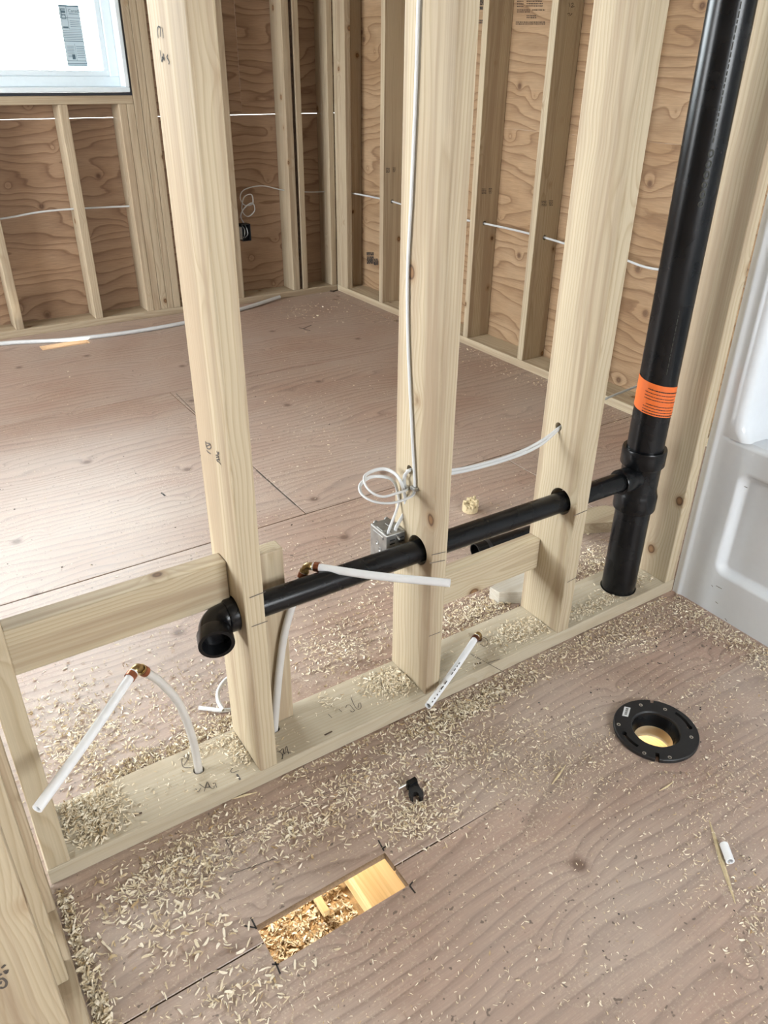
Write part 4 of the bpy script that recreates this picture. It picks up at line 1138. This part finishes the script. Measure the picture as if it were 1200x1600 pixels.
shavings('wood_shavings', front[ok], 0.0, 'curled pale shavings scattered over the plywood in front of the bottom plate')
backp = sample([
    ('s', 150, 1232, 400, 1112, 24, 900, .006, .014), ('e', 130, 1160, 90, 90, 0, 750, .006, .014), ('e', 290, 1090, 150, 80, -.3, 520, .005, .012),
    ('e', 540, 1010, 100, 60, -.2, 560, .005, .012), ('e', 580, 930, 120, 70, -.3, 330, .005, .011), ('e', 750, 955, 90, 30, -.42, 1100, .005, .012),
    ('e', 930, 880, 50, 35, -.3, 700, .005, .011), ('r', 380, 560, 900, 900, 800, .004, .009), ('r', 0, 480, 900, 900, 600, .003, .008), ('e', 240, 960, 200, 60, -.2, 260, .004, .010),
    ('s', 560, 478, 1000, 665, 14, 260, .006, .012), ('e', 500, 480, 90, 20, -.1, 120, .006, .014)], 0.0)
X, Y = backp[:, 0], backp[:, 1]
ok = (Y > W+.006) & (Y < D-.01) & (X > -.9) & (X < XR-.01) & ~((X > SLOT[0]-.01) & (X < SLOT[1]+.01) & (Y > SLOT[2]-.01))
shavings('wood_shavings', backp[ok], 0.0, 'curled pale shavings scattered over the floor behind the bottom plate')
onp = sample([
    ('e', 140, 1270, 55, 55, 0, 1000, .006, .014), ('e', 385, 1172, 28, 24, 0, 300, .005, .011), ('e', 618, 1065, 48, 22, -.2, 620, .005, .012), ('e', 818, 985, 62, 18, -.3, 560, .005, .011),
    ('e', 925, 948, 60, 16, -.4, 360, .004, .010), ('e', 985, 910, 40, 12, -.3, 200, .004, .010), ('s', 180, 1262, 480, 1140, 45, 120, .004, .010), ('s', 600, 1090, 1000, 928, 40, 200, .004, .010), ('e', 516, 1098, 24, 18, -.3, 28, .005, .012), ('e', 340, 1160, 60, 18, -.4, 120, .005, .011)], T)
X, Y = onp[:, 0], onp[:, 1]
ok = (Y > .007) & (Y < W-.007) & (X > PLX0+.008) & (X < PLX1-.008) & ~inside_studs(X, Y)
shavings('wood_shavings', onp[ok], T, 'shavings heaped on top of the bottom plate around the stud feet')
# coarse shavings lying below the duct opening
n = 2400
pts = np.column_stack([rng.uniform(.24, .488, n), rng.uniform(-.30, .04, n), rng.uniform(.008, .020, n)])
shavings('wood_shavings', pts, -0.31, 'coarse bright shavings seen below the floor through the duct opening', lift=.02, flat=1.3)
tag(lumber('stick', 0.418, 0.434, -0.15, -0.05, -0.288, -0.272, M['yellowwood']), 'short pale stick lying among the shavings below the duct opening', 'stick')
tag(lumber('stick', 0.436, 0.498, -0.085, -0.076, -0.284, -0.272, M['yellowwood']), 'thin pale stick lying toward the pine board below the duct opening', 'stick')
# black plastic swarf by the stack, flange and tub
sw = sample([('e', 1040, 990, 130, 60, -.2, 110, .001, .003), ('e', 1010, 1080, 150, 60, 0, 45, .001, .003), ('r', 700, 950, 1200, 1500, 35, .001, .0025), ('r', 0, 560, 900, 900, 60, .0012, .004)], 0.0)
X, Y = sw[:, 0], sw[:, 1]
sw = sw[((Y < -.006) | (Y > W+.006)) & (X < TX-.005) & (X > 0) & ((X-FLG[0])**2+(Y-FLG[1])**2 > .093**2) & ~((X > DU[0]-.006) & (X < DU[1]+.006) & (Y > DU[2]-.006) & (Y < DU[3]+.006))]
bm = bmesh.new()
for x, y, s_ in sw:
    a = rng.uniform(0, 6.28); b_ = rng.uniform(.3, .8)
    vs = [bm.verts.new((x+s_*math.cos(a+t_)*(1 if i % 2 else b_), y+s_*math.sin(a+t_)*(1 if i % 2 else b_), .0006)) for i, t_ in enumerate((0, 1.6, 3.1, 4.7))]
    tp = bm.verts.new((x, y, .0006+s_*.6))
    bm.faces.new(vs[::-1])
    for i in range(4): bm.faces.new((vs[i], vs[(i+1) % 4], tp))
tag(bm_link('plastic_swarf', bm, M['abs_dull']), 'tiny black plastic crumbs scattered over the floor', 'plastic crumbs', None, 'stuff')

# pale fence and house far beyond the window
fe = tag(empty('fence', (6, 30, -.6)), 'pale fence far outside the window', 'fence')
for k in range(8):
    box('post', 1+k*3.0, 1.12+k*3.0, 30, 30.12, -.6, 1.5, M['siding'], fe)
box('rail', 1, 22.2, 30.03, 30.09, 1.2, 1.35, M['siding'], fe); box('rail', 1, 22.2, 30.03, 30.09, 0.1, .25, M['siding'], fe)
